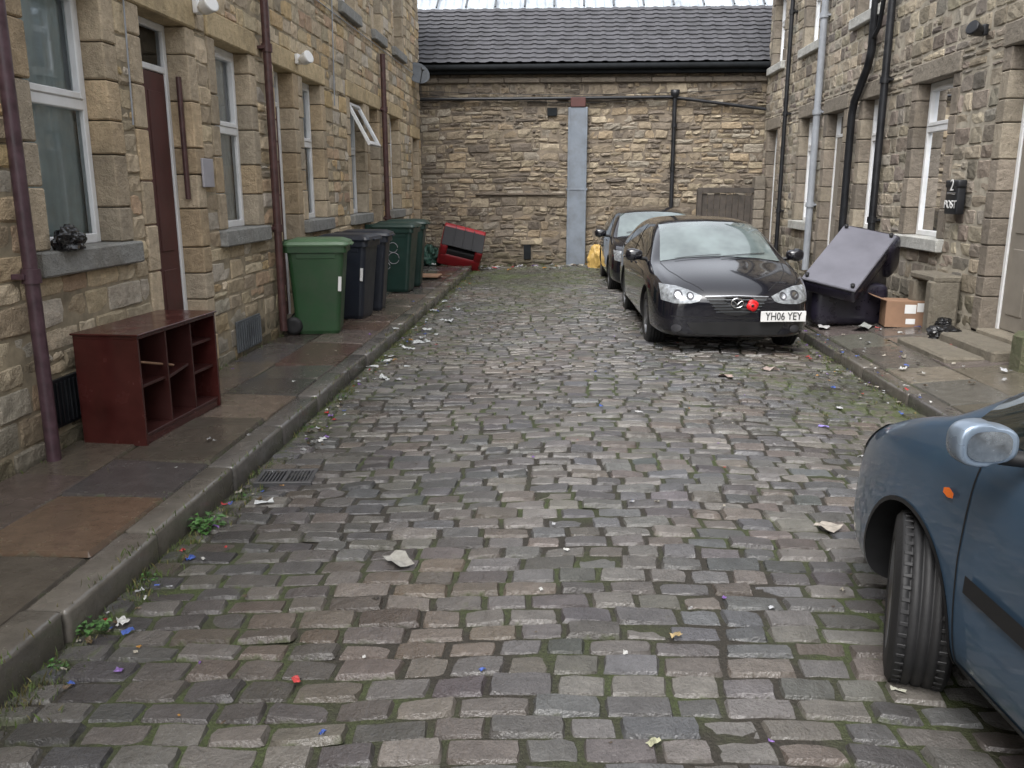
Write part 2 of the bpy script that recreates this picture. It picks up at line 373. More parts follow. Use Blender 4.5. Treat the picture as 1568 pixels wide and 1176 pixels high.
FR.finish(U0,19.15,zs,.18,.40,pal(colsR,sp=(.7,1.22)),M['stoneR'],M['mortarR'],.016,.020,.004,.004,.010,[M['upvc'],M['doorleaf']],0)
def vent(root,side,y,z,w=.34,h=.26,mat='pipeB'):
    mb=MB(); X=(lambda d:XL+d) if side<0 else (lambda d:XR-d)
    def b(d0,d1,y0,y1,z0,z1): xs=sorted((X(d0),X(d1))); mb.box(xs[0],xs[1],y0,y1,z0,z1,.002)
    b(0.0,.02,y-w/2,y+w/2,z-h/2,z+h/2)
    n=11
    for i in range(n):
        yy=y-w/2+.02+(w-.04)*i/(n-1); b(.02,.032,yy-.006,yy+.006,z-h/2+.02,z+h/2-.02)
    mb.done('air_vent',[M[mat]],root)
vent(FL.root,-1,5.05,.42,.5,.3); vent(FL.root,-1,8.14,.32,.62,.30,'ventg')
def pipe(name,root,pts,r,mat,coll=1.8):
    mb=MB(); mb.tube(pts,r)
    z0,z1=min(p[2] for p in pts),max(p[2] for p in pts)
    if coll<5 and abs(pts[0][0]-pts[-1][0])<.01 and abs(pts[0][1]-pts[-1][1])<.01:
        z=z0+1.1
        while z<z1:
            x,y=pts[0][:2]; mb.tube([(x,y,z-.04),(x,y,z+.04)],r*1.32)
            sx=-1 if x<0 else 1
            mb.box(min(x,x+sx*.09),max(x,x+sx*.09),y-.07,y+.07,z-.015,z+.015,.003); z+=coll
    return mb.done(name,[mat],root)
PX=XL+.075
pipe('downpipe',FL.root,[(PX,4.68,.12),(PX,4.68,6.3)],.04,M['pipeP'])
pipe('downpipe',FL.root,[(PX,9.0,.2),(PX,9.0,6.3)],.042,M['pipeR'])
pipe('downpipe',FL.root,[(PX,14.85,.12),(PX,14.85,3.9)],.045,M['pipeR'])
pipe('waste_pipe',FL.root,[(XL-.07,7.18,1.62),(XL-.07,7.18,2.6)],.022,M['pipeR'],9)
pipe('cable',FL.root,[(XL+.02,6.16,2.15),(XL+.02,6.19,3.1)],.006,M['pipeG'],9)
pipe('cable',FL.root,[(XL+.02,11.8,2.8),(XL+.02,11.9,4.2)],.008,M['pipeG'],9)
pipe('cable',FL.root,[(XL+.02,2,4.0),(XL+.02,9,3.98),(XL+.02,19,4.02)],.007,M['pipeG'],9)
QX=XR-.085
pipe('downpipe',FR.root,[(QX,12.0,.2),(QX,12.0,6.3)],.05,M['pipeB'])
pipe('soil_pipe',FR.root,[(QX,13.22,.2),(QX,13.22,2.75),(QX,13.15,2.95),(QX,12.72,3.35),(QX,12.62,3.55),(QX,12.62,6.3)],.055,M['pipeB'])
pipe('soil_branch',FR.root,[(QX,12.62,3.7),(QX,12.4,3.82),(QX,12.2,4.6)],.03,M['pipeB'])
pipe('soil_pipe',FR.root,[(QX,15.0,.35),(QX,15.0,6.3)],.058,M['pipeG'],1.5)
pipe('downpipe',FR.root,[(QX,17.1,.2),(QX,17.1,6.3)],.04,M['pipeB'])
def seclight(root,x,y,z,sx,mat):
    mb=MB(); mb.box(x,x+sx*.05,y-.05,y+.05,z-.05,z+.06,.012,seg=2)
    Mx=Matrix.Translation((x+sx*.12,y-.05,z))@Matrix.Rotation(math.radians(70)*sx,4,'Y')@Matrix.Rotation(.4,4,'X')
    mb.tube([(x+sx*.04,y,z),(x+sx*.12,y-.04,z+.02)],.02)
    mb.lathe([(.0,-.06),(.045,-.055),(.06,-.02),(.07,.05),(.072,.07),(.06,.072),(0,.07)],16,0,Mx)
    mb.done('security_light',[mat],root)
seclight(FL.root,XL+.02,7.4,3.17,1,M['white']); seclight(FL.root,XL+.02,10.15,3.15,1,M['white']); seclight(FR.root,XR-.02,9.45,3.27,-1,M['pipeB'])
mb=MB(); mb.box(XL+.01,XL+.03,7.30,7.52,1.72,1.96,.004); mb.done('wall_plaque',[M['plaque']],FL.root)
mb=MB(); mb.box(XL+.01,XL+.07,6.12,6.22,3.02,3.22,.01,0,seg=2);mb.box(XL+.07,XL+.09,6.14,6.20,3.06,3.12,.004,1); mb.done('alarm_box',[M['white'],M['pipeB']],FL.root)
def text(body,size,mat,Mx,name,parent,ext=.001):
    cu=bpy.data.curves.new(name,'FONT'); cu.body=body; cu.size=size; cu.extrude=ext; cu.align_x='CENTER'; cu.align_y='CENTER'
    o=bpy.data.objects.new(name+'_c',cu); scene.collection.objects.link(o); bpy.context.view_layer.update()
    me=bpy.data.meshes.new_from_object(o.evaluated_get(bpy.context.evaluated_depsgraph_get())); bpy.data.objects.remove(o)
    me.materials.clear(); me.materials.append(mat); me.transform(Mx); ob=bpy.data.objects.new(name,me); scene.collection.objects.link(ob); ob.parent=parent; return ob
RX=Matrix.Rotation(math.radians(90),4,'X')
mbx=empty('letter_box',(XR-.02,9.62,1.62))
mb=MB(); mb.box(-.09,0,-.14,.14,-.18,.16,.015,0,seg=2); mb.box(-.10,0,-.155,.155,.10,.18,.02,0,seg=2); mb.box(-.097,-.09,-.1,.1,.03,.05,.002,1)
mb.done('box',[M['pipeB'],M['chrome']],mbx)
faceW=Matrix.Rotation(math.radians(-90),4,'Z')@RX
text('2',.17,M['white'],Matrix.Translation((-.102,-.02,.12))@faceW,'number',mbx,.003); text('POST',.12,M['white'],Matrix.Translation((-.094,0,-.08))@faceW,'lettering',mbx,.003)
dish=empty('satellite_dish',(-3.0,18.3,4.0),(math.radians(60),0,math.radians(30)))
mb=MB(); mb.lathe([(0,0),(.1,.01),(.2,.04),(.25,.07),(.255,.065),(.2,.03),(0,-.01)],24); mb.tube([(0,-.24,.05),(0,-.1,.32)],.012); mb.box(-.03,.03,-.14,-.06,.3,.36,.01); mb.done('reflector',[M['ventg']],dish)
mb=MB(); Mx=Matrix.Translation((XL-.08,13.15,2.93))@Matrix.Rotation(math.radians(-28),4,'Y')
for a in((-.36,.36,-.05,0),(-.36,.36,-.68,-.62)): mb.box(0,.05,a[0],a[1],a[2],a[3],.006,0,Mx)
for a in((-.36,-.31),(.31,.36)): mb.box(0,.05,a[0],a[1],-.62,-.05,.006,0,Mx)
mb.add([(.025,-.31,-.62),(.025,.31,-.62),(.025,.31,-.05),(.025,-.31,-.05)],[[0,1,2,3]],1,False,Mx); mb.done('open_casement',[M['upvc'],M['glass']],FL.root)
# ---------------------------------------------------------------- end building
EB=empty('stone_workshop_building')
ops=[(-.84,-.66,.18,.5),(-.33,-.12,3.25,3.42)]
zs=levels([-.1,.18,.5,3.25,3.42,4.2],.155,.5)
def colB(u,v,n):
    base=np.array([(.36,.30,.21),(.30,.245,.175),(.41,.345,.25),(.24,.20,.155),(.34,.30,.24),(.18,.15,.12),(.35,.275,.185)])
    c=base[rng.choice(7,n)]*rng.uniform(.74,1.18,(n,1))
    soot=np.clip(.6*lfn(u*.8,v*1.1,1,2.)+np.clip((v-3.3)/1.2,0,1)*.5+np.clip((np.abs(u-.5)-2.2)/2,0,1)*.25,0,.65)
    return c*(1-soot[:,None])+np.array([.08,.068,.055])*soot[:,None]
Bk,S=masonry(-3.4,4.5,zs,.15,.48,ops,split=.4)
def bmap(u,v,d):
    k=np.clip(v/.4,0,1)*np.clip((4.2-v)/.4,0,1)
    return u+.015*np.sin(v*9),YB-d+.02*lfn(u,v,1.1),v+k*.05*lfn(u*1.1,v*.7,1.3,4.)
V,F,C=blocks(Bk,bmap,.014,.028,.005,.007,.013,colB,jit=.007,tilt=.014,edgeA=(.40,.08,0))
mkobj('rubble_stone_walling',V,F,[M['stoneB']],EB,C,False)
gx=np.linspace(-3.4,4.5,40); gz=np.linspace(-.1,4.25,24); GX,GZ=np.meshgrid(gx,gz)
V=np.stack([GX,YB+.020+.02*lfn(GX,GZ,1.1),GZ],-1).reshape(-1,3); i=np.arange(24*40).reshape(24,40)[:-1,:-1].ravel()
mkobj('mortar_bed',V,np.stack([i,i+1,i+41,i+40],1),[M['mortarB']],EB)
mb=MB(); mb.box(-.83,-.67,YB-.035,YB+.03,.18,.5,.004); mb.box(-.33,-.12,YB-.035,YB+.03,3.25,3.42,.004); mb.done('recess_shade_blocks',[M['gutter']],EB)  # solid black blocks, their colour standing in for shade inside the wall holes
mb=MB()
mb.cur=(.3,.25,.18,.2); mb.box(-.9,-.6,YB-.045,YB+.2,.5,.6,.01)
x=-3.4
while x<4.4:
    l=R(.5,.9); k=R(.7,1.1); mb.cur=(.2*k,.17*k,.135*k,.25); mb.box(x,x+l-.01,YB-.06,YB+.2,3.93,4.03,.015); x+=l
mb.cur=(.17,.14,.11,.3); mb.box(-1.9,.08,YB-.045,YB+.05,1.58,1.63,.01)
mb.done('stone_band_and_lintels',[M['trim']],EB,True)
mb=MB(); mb.tube([(-3.4,YB-.08,3.6),(-1,YB-.08,3.6),(2.3,YB-.08,3.62),(4.3,YB-.08,3.36)],.035)
mb.tube([(-3.4,YB-.24,4.22),(4.5,YB-.24,4.24)],.06,mat=1); mb.box(-3.4,4.5,YB-.17,YB+.1,4.1,4.32,.01,1)
mb.tube([(2.40,YB-.08,.0),(2.38,YB-.08,3.62)],.045); mb.lathe([(.045,-.06),(.09,.0),(.1,.1),(.09,.1)],14,0,Matrix.Translation((2.38,YB-.09,3.66)))
for z in(1.2,2.1,3.0): mb.tube([(2.39,YB-.08,z),(2.39,YB-.08,z+.08)],.06)
for i in range(2):
    pts=[(-3.3+ (7.4)*t,YB-.05,3.78-.06*i-.10*math.sin(math.pi*t)*(1+i)) for t in np.linspace(0,1,14)]; mb.tube(pts,.007,6)
mb.done('gutter_and_pipes',[M['pipeB'],M['gutter']],EB)
mb=MB(); mb.quad((-4.5,YB+.25,3),(5.2,YB+.25,3),(5.2,YB+.25,4.5),(-4.5,YB+.25,4.5)); mb.quad((-4.5,YB+1.9,3.5),(5.2,YB+1.9,3.5),(5.2,YB+1.9,5.7),(-4.5,YB+1.9,5.7)); mb.done('roof_void_walls',[M['gutter']],EB)
mb=MB(); mb.box(.12,.54,YB-.14,YB-.02,-.02,1.7,.008); mb.box(.12,.54,YB-.139,YB-.02,1.705,3.42,.008)
mb.box(.10,.56,YB-.15,YB-.02,1.68,1.73,.004); mb.box(.13,.17,YB-.152,YB-.14,0,3.4,.002);mb.box(.49,.53,YB-.152,YB-.14,0,3.4,.002)
mb.box(.17,.49,YB-.16,YB-.02,3.42,3.62,.01,1)
mb.done('ventilation_duct',[M['duct'],M['brownmetal']],EB)
nr=13; th=math.atan2(1.46,2.0); tw=.30; cols=int(9.3/tw)*6; vs=[];fs=[];sl=math.hypot(1.46,2.0)/nr
X0=-4.3
for r in range(nr):
    for (s0,dz) in((0,.028),(1.0,.0)):
        s=(r+s0*1.0)*sl
        for c in range(cols+1):
            x=X0+c*tw/6; ph=(c%6)/6; prof=.018*max(0,math.sin(2*math.pi*ph))
            wob=.004*math.sin(c//6*3.7+r*5.1)
            nz_=dz+prof+wob*(1-s0); ty=YB-.26+s*math.cos(th)-nz_*math.sin(th); tz=4.30+s*math.sin(th)+nz_*math.cos(th)
            vs.append((x,ty,tz))
n=cols+1
for r in range(2*nr-1):
    for c in range(cols): fs.append([r*n+c,r*n+c+1,(r+1)*n+c+1,(r+1)*n+c])
mkobj('pantile_roof',vs,fs,[M['slate']],EB)
vs=[];fs=[];nc=260
for r in range(4):
    for c in range(nc+1):
        x=-4.8+c*10.1/nc; vs.append((x,YB+1.76+r*.9,5.74+r*.6+.04*math.sin(c*2*math.pi/5)+(.02 if r%2 else 0)))
for r in range(3):
    for c in range(nc): fs.append([r*(nc+1)+c,r*(nc+1)+c+1,(r+1)*(nc+1)+c+1,(r+1)*(nc+1)+c])
mkobj('corrugated_rooflight',vs,fs,[M['corr']],EB)
mb=MB()
for i in range(14): x=-4.3+i*.68; mb.tube([(x,YB+1.72,5.80),(x,YB+3.4,6.92)],.022,6)
mb.done('rooflight_bars',[M['ventg']],EB)
gt=empty('wooden_gate')
mb=MB(); x=2.98
while x<4.05:
    w=.13; mb.box(x,x+w-.008,YB-.5,YB-.47,.03,1.6+R(-.03,.03),.004); x+=w
for z in(.35,1.3): mb.box(2.98,4.05,YB-.47,YB-.42,z,z+.1,.004)
mb.box(2.88,2.98,YB-.55,YB-.42,0,1.72,.006); mb.box(2.9,4.1,YB-.54,YB-.43,1.63,1.74,.006)
mb.done('boards',[M['wood']],gt)
pier=MB()
z=0
while z<1.75:
    h=R(.18,.3); k=R(.8,1.2); pier.cur=(.24*k,.21*k,.17*k,.2); pier.box(4.06,4.28,YB-.62,YB-.3,z,z+h-.008,.015); z+=h
pier.done('stone_gate_pier',[M['trim']],None,True)
# ---------------------------------------------------------------- ground
mb=MB(); mb.quad((-300,-300,-.09),(300,-300,-.09),(300,300,-.09),(-300,300,-.09)); mb.done('ground',[M['bed']])
KL,KR=-1.88,2.82
def camb(x,y):
    xc=np.clip((x-.45)/2.35,-1.2,1.2)
    return .055*(1-xc**2)+.014*lfn(x,y,1.0,.4)+.007*lfn(x,y,2.7,1.4)
def mossfn(x,y):
    def g(cx,cy,sx,sy,a): return a*np.exp(-((x-cx)/sx)**2-((y-cy)/sy)**2)
    m=g(-.2,12.5,1.2,3,.42)+g(-1.2,16.5,1.7,2.5,.48)+g(.8,17.5,2.5,1.8,.52)+g(2.1,7.4,1.2,1.2,.48)+g(1.9,5.6,.8,1.0,.2)+g(-1.5,9,.5,3,.28)+g(-.3,5.2,.5,.8,.10)
    m=m+.5*np.exp(-((x-KL)/.2)**2)+.42*np.exp(-((x-KR)/.3)**2)+.12*lfn(x,y,1.2,3)+.09*lfn(x,y,3.1,5)+.02
    return m
y=-1.5
ROWS=[]
while y<YB-.05:
    w=R(.108,.132); x=KL+.0-R(0,.15)
    while x<KR:
        l=R(.155,.26)
        a,b=max(x,KL+.003),min(x+l,KR-.003)
        if b-a>.05: ROWS.append((a,b,y,y+w))
        x+=l
    y+=w
_sc=pal([(.118,.112,.108),(.098,.094,.092),(.135,.125,.114),(.12,.104,.092),(.082,.081,.083),(.155,.146,.136),(.105,.105,.108)],sp=(.72,1.25),hue=.002)
def setcol(u,v,n):
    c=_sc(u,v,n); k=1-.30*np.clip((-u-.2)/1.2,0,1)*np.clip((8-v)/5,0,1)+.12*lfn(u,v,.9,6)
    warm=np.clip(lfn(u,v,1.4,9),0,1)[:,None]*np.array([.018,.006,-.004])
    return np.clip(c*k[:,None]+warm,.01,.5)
def roadmap(u,v,d):
    vv=v+.05*np.sin(u*1.15+.5*np.sin(v*.6))+.016*lfn(u,v,2.2,7); uu=u+.012*np.sin(v*7)
    return uu,vv,camb(uu,vv)+d
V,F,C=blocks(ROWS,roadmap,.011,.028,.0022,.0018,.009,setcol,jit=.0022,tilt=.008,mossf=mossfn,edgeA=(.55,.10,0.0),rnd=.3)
road=empty('cobbled_road')
so_=mkobj('stone_setts',V,F,[M['sett']],road,C,True)
try: so_.data.set_sharp_from_angle(angle=math.radians(42))
except Exception: pass
gx=np.linspace(KL-.05,KR+.05,60); gy=np.linspace(-1.7,YB+.3,260); GX,GY=np.meshgrid(gx,gy)
GZ=camb(GX,GY)-.018+.006*rng.random(GX.shape)
V=np.stack([GX,GY,GZ],-1).reshape(-1,3); i=np.arange(259*60).reshape(259,60)[:,:-1].ravel()
F=np.stack([i,i+1,i+61,i+60],1); mkobj('moss_filled_joints',V,F,[M['bed']],road,None,True)
mb=MB(); mb.quad((KL-.1,-40,-.03),(KR+.1,-40,-.03),(KR+.1,-1.6,-.03),(KL-.1,-1.6,-.03)); mb.done('road_beyond',[M['bed']],road)
def pavement(name,x0,x1,z0,z1,ya,yb,lens,cols,nrow,kx0,kx1,kz,kcol):
    root=empty(name); B=[]
    xs=[x0+(x1-x0)*t for t in nrow]
    for a,b in zip(xs[:-1],xs[1:]):
        y=ya-R(0,.5)
        while y<yb: l=R(*lens); B.append((a,b,y,min(y+l,yb))); y+=l
    def mp(u,v,d): return u,v,z0+(z1-z0)*(u-x0)/(x1-x0)+d+.006*lfn(u,v,1.5,2)
    V,F,C=blocks(B,mp,.010,.026,.001,.0015,.012,pal(cols),jit=.0015,tilt=.008,mossf=lambda u,v:.16*lfn(u,v,1.6,1.2)+.02,nu=(.33,.66),edgeA=(.6,.22,.0))
    mkobj('flagstones',V,F,[M['flag']],root,C,False)
    mb=MB()
    mb.quad((x0,ya-1,z0-.02),(x1,ya-1,z1-.02),(x1,yb,z1-.02),(x0,yb,z0-.02)); mb.done('bedding',[M['bed']],root)
    kb=MB(); y=ya
    while y<yb:
        l=R(.7,1.15); k=R(.85,1.15); c=random.choice(kcol); kb.cur=(c[0]*k,c[1]*k,c[2]*k,.16)
        dz=R(-.008,.008); dx=R(-.012,.012); Mk=Matrix.Translation((kx1,y,0))@Matrix.Rotation(R(-.008,.008),4,'Z')@Matrix.Translation((-kx1,-y,0))
        kb.box(kx0,kx1+dx,y+.003,min(y+l,yb)-.003,-.08,kz+dz,.022,0,Mk,seg=2); y+=l
    kb.done('kerbstones',[M['flag']],root,True); return root
colP=[(.105,.083,.070),(.088,.080,.072),(.115,.078,.058),(.10,.093,.085),(.082,.073,.066),(.125,.102,.084)]
kc=[(.12,.112,.104),(.105,.098,.092),(.13,.118,.102)]
pavement('pavement',XL,-2.06,.125,.12,-4,YB,(.55,1.15),colP,[0,.42,1],-2.055,-1.885,.12,kc)
colP2=[(.15,.138,.118),(.125,.116,.102),(.165,.148,.122),(.115,.105,.092)]
pavement('pavement',3.0,XR,.09,.2,-4,YB,(.5,1.2),colP2,[0,.4,1],2.83,2.99,.085,kc)
stp=MB(); stp.cur=(.18,.16,.125,.25)
stp.box(3.92,4.28,7.8,9.1,.13,.27,.02); stp.box(3.55,3.92,7.9,9.05,.1,.19,.02); stp.box(4.0,4.29,9.85,10.02,.14,.72,.03); stp.box(3.98,4.29,9.35,9.52,.14,.75,.03); stp.box(4.0,4.29,9.35,10.02,.72,.80,.02)
stp.cur=(.11,.12,.065,.4); stp.box(3.95,4.3,7.35,7.6,.12,.5,.04)
stp.done('stone_door_steps',[M['trim']],None,True)
dg=empty('drain_grate',(-1.64,4.8,float(camb(np.array(-1.62),np.array(4.8)))+.002),(0,0,.1)); dg.scale=(.85,.85,1)
mb=MB()
for a in((-.2,.2,-.15,-.12),(-.2,.2,.12,.15)): mb.box(*a,-.02,.012,.003)
for a in((-.2,-.17),(.17,.2),(-.015,.015)): mb.box(a[0],a[1],-.12,.12,-.02,.012,.003)
for i in range(6):
    for sx in(-1,1): xx=sx*(.037+i*.024) ; mb.box(xx-.006,xx+.006,-.12,.12,-.02,.008,.002)
mb.done('grate',[M['grate']],dg)
mb=MB(); mb.quad((-.17,-.12,-.006),(.17,-.12,-.006),(.17,.12,-.006),(-.17,.12,-.006)); mb.done('void_shade_sheet',[M['gutter']],dg)  # flat black sheet painted as the shade below the bars, no hollow modelled
# ---------------------------------------------------------------- wheelie bins
def bin_(x,y,z,rot,body,lid,sc=1.0,name='wheelie_bin',sticker=False,graf=False):
    root=empty(name,(x,y,z),(0,0,rot)); root.scale=(sc,sc,sc)
    mb=MB()
    secs=[(.0,-.22,.22,.21),(.04,-.25,.235,.225),(.45,-.27,.27,.245),(.86,-.295,.31,.262),(.90,-.30,.315,.265),(.905,-.335,.345,.285),(.97,-.335,.345,.285)]
    vs=[];fs=[]
    def ring(z,xa,xb,w,c=.05):
        p=[]
        for (sx,sy) in((1,1),(-1,1),(-1,-1),(1,-1)):
            cx=(xb-c) if sx>0 else (xa+c); cy=sy*(w-c)
            a0={(1,1):0,(-1,1):90,(-1,-1):180,(1,-1):270}[(sx,sy)]
            for k in range(4): an=math.radians(a0+30*k); p.append((cx+c*math.cos(an),cy+c*math.sin(an),z))
        return p
    for s in secs: vs+=ring(*s)
    for i in range(len(secs)-1):
        for k in range(16): fs.append([i*16+k,i*16+(k+1)%16,(i+1)*16+(k+1)%16,(i+1)*16+k])
    fs.append(list(range(16))); mb.add(vs,fs,0,False)
    for sy in(-1,1): mb.box(-.2,.22,sy*.262-.006,sy*.262+.006,.84,.90,.004,0)
    vs=[];fs=[]; ls=[(.972,-.33,.365,.295),(.99,-.335,.375,.30),(1.02,-.32,.36,.285),(1.05,-.24,.28,.21),(1.058,-.12,.16,.1)]
    for s in ls: vs+=ring(*s)
    for i in range(len(ls)-1):
        for k in range(16): fs.append([i*16+k,i*16+(k+1)%16,(i+1)*16+(k+1)%16,(i+1)*16+k])
    fs.append(list(range(64,80))); mb.add(vs,fs,1,False)
    mb.box(.36,.40,-.12,.12,.975,1.0,.008,1)
    mb.tube([(-.40,-.24,.98),(-.40,.24,.98)],.016,10,0)
    for sy in(-.24,-.08,.08,.24): mb.box(-.41,-.32,sy-.012,sy+.012,.93,1.02,.004,0)
    mb.box(-.3,-.2,-.2,.2,.06,.2,.02,0)
    for sy in(-1,1):
        Mx=Matrix.Translation((-.27,sy*.235,.10))@RX
        mb.lathe([(0,-.025),(.06,-.03),(.098,-.025),(.1,0),(.098,.025),(.06,.03),(0,.025)],20,2,Mx)
    if sticker: mb.box(.20,.235,-.268,-.262,.50,.66,.0005,3,Matrix.Rotation(.07,4,'Y'))
    if graf:
        for (cx,cz,r) in((.03,.52,.085),(.02,.68,.075),(-.08,.40,.05)):
            mb.tube([(cx+r*math.cos(t)*1.0,-.262,cz+r*math.sin(t)) for t in np.linspace(0,6.0,18)],.004,6,4)
    mb.done('bin',[body,lid,M['rubber'],M['white'],M['plaque']],root); return root
Zp=.125
bin_(-2.72,9.45,Zp,math.radians(9),M['bing'],M['binlid'],1.0,sticker=True)
bin_(-2.66,10.6,Zp,math.radians(-6),M['bink'],M['bink'],.99,sticker=True)
bin_(-2.62,11.35,Zp,math.radians(5),M['bink'],M['bink'],1.0)
bin_(-2.62,13.5,Zp,math.radians(-3),M['bint'],M['bint'],1.02,graf=True)
bin_(-2.6,14.3,Zp,math.radians(4),M['bint'],M['bint'],1.04)
# ---------------------------------------------------------------- cabinet
cb=empty('open_shelf_cabinet',(-3.0,5.0,Zp),(0,0,math.radians(-3)))
mb=MB(); D=.42;L=1.06;H=.70;t=.022
mb.box(0,D,0,L,H-t,H,.002,0)
mb.box(0,D,0,t,0,H-t,.002,0); mb.box(0,D,L-t,L,0,H-t,.002,0)
mb.box(0,D-.01,t,L-t,.05,.05+t,.002,1); mb.box(0,.012,t,L-t,.05+t,H-t,.001,1)
mb.box(D-.03,D-.012,t,L-t,0,.05,.002,0)
for yy in(.36,.70): mb.box(.012,D-.015,yy,yy+.018,.05+t,H-t,.001,1)
mb.box(.012,D-.03,t,.36,.36,.378,.001,1); mb.box(.012,D-.03,.718,L-t,.3,.318,.001,1); mb.box(.012,D-.03,.718,L-t,.5,.518,.001,1)
mb.box(.05,D-.03,.378,.70,.2,.218,.001,1,Matrix.Translation((0,0,.1))@Matrix.Rotation(.12,4,'X'))
mb.tube([(D-.05,.1,.52),(D-.05,.5,.42)],.008,8,2)
mb.box(-.01,D+.015,-.012,L+.01,H,H+.012,.003,0)
mb.done('carcass',[M['mahog'],M['mahogi'],M['card']],cb)
# ---------------------------------------------------------------- dumped sofa right
so=empty('overturned_sofa')
A=Vector((2.80,10.1,.70));Bv=Vector((3.42,10.75,1.24))
ex=(Bv-A).normalized(); Ls=(Bv-A).length+.08; tmp=(Vector((3.33,9.75,.62))-A); ey=(tmp-ex*tmp.dot(ex)).normalized(); Ws=.64; ez=ex.cross(ey).normalized()
if ez.z<0: ez=-ez
Mx=Matrix((( ex.x,ey.x,ez.x,A.x),(ex.y,ey.y,ez.y,A.y),(ex.z,ey.z,ez.z,A.z),(0,0,0,1)))
mb=MB(); mb.box(0,Ls,0,Ws,-.035,0,.01,1,Mx); mb.box(.0,Ls,.0,Ws,-.20,-.036,.05,0,Mx,seg=3)
mb.box(Ls-.24,Ls+.08,-.0,Ws+.04,-.50,-.02,.09,0,Mx,seg=3); mb.box(.35,Ls-.1,.03,Ws-.03,-.75,-.2,.08,0,Mx,seg=3)
for (a,b) in((.05,.05),(.05,Ws-.05),(Ls-.05,.05),(Ls-.05,Ws-.05)): mb.lathe([(.02,0),(.025,.04),(0,.04)],10,2,Mx@Matrix.Translation((a,b,0)))
mb.done('sofa_frame',[M['leather'],M['underside'],M['blackpl']],so)
mb=MB(); mb.box(2.98,3.85,10.15,10.75,.13,.62,.10,0,seg=3); mb.done('sofa_back_cushion',[M['leather']],so)
cx=empty('cardboard_box',(3.92,9.95,.17),(0,0,math.radians(-8)))
mb=MB(); mb.box(-.2,.22,-.15,.15,0,.30,.003); Mf=Matrix.Translation((-.2,0,.3))@Matrix.Rotation(math.radians(20),4,'Y'); mb.box(-.16,0,-.15,.15,-.002,.002,.001,0,Mf)
mb.box(.0,.12,-.153,-.1505,.16,.26,.0005,1); mb.box(.13,.2,-.153,-.1505,.18,.28,.0005,1); mb.box(.02,.12,-.153,-.1505,.04,.1,.0005,1)
mb.done('carton',[M['card'],M['white']],cx)
def blob(name,loc,s,mat,seed=0,amp=.3,parent=None):
    bm=bmesh.new(); bmesh.ops.create_icosphere(bm,subdivisions=4,radius=1)
    for v in bm.verts:
        n=nz.fractal(v.co*1.6+Vector((seed,seed,0)),1,2,4); r=1+amp*n-.12*abs(nz.noise(v.co*4+Vector((seed,0,0))))
        v.co*=r; v.co.z=max(v.co.z,-.55); v.co=Vector((v.co.x*s[0],v.co.y*s[1],(v.co.z+.55)*s[2]))
    me=bpy.data.meshes.new(name); bm.to_mesh(me); bm.free(); me.materials.append(mat)
    me.polygons.foreach_set('use_smooth',[False]*len(me.polygons))
    o=bpy.data.objects.new(name,me); o.location=loc; scene.collection.objects.link(o); return o
blob('rubbish_bag',(4.0,9.0,.19),(.17,.13,.09),M['bag'],3)
blob('rubbish_bag',(XL+.06,5.12,1.34),(.07,.14,.09),M['bag'],8,.5)
blob('rubbish_bag',(4.12,9.3,.27),(.08,.1,.06),M['bag'],5)
blob('yellow_sack',(.82,18.5,.02),(.24,.2,.36),M['yellow'],2,.25)
blob('plastic_bag',(1.05,18.3,.03),(.16,.14,.16),M['white'],12,.4)
blob('tarpaulin',(-2.8,18.3,.12),(.22,.3,.26),M['tarp'],6,.4)
ac=empty('tipped_armchair',(-2.12,18.2,.49),(math.radians(38),math.radians(14),math.radians(8)))
mb=MB(); mb.box(-.45,.45,-.34,.34,-.30,.02,.06,0,seg=3)
mb.box(-.45,-.29,-.34,.34,-.02,.26,.05,0,seg=3); mb.box(.29,.45,-.34,.34,-.02,.26,.05,0,seg=3); mb.box(-.45,.45,.22,.36,-.02,.30,.05,0,seg=3)
mb.box(-.31,.31,-.32,.24,.0,.15,.04,1,seg=3); mb.box(-.44,.44,-.33,.34,.262,.285,.01,1)
for xx in(-.2,0,.2): mb.box(xx-.01,xx+.01,-.32,.33,.286,.30,.003,1)
for (a,b) in((-.36,-.26),(.36,-.26),(-.36,.26),(.36,.26)): mb.box(a-.03,a+.03,b-.03,b+.03,-.37,-.29,.008,1)
mb.done('chair',[M['red'],M['black']],ac)
mb=MB(); mb.box(-2.78,-2.2,15.2,15.75,.15,.18,.01); mb.done('discarded_board',[M['card']])
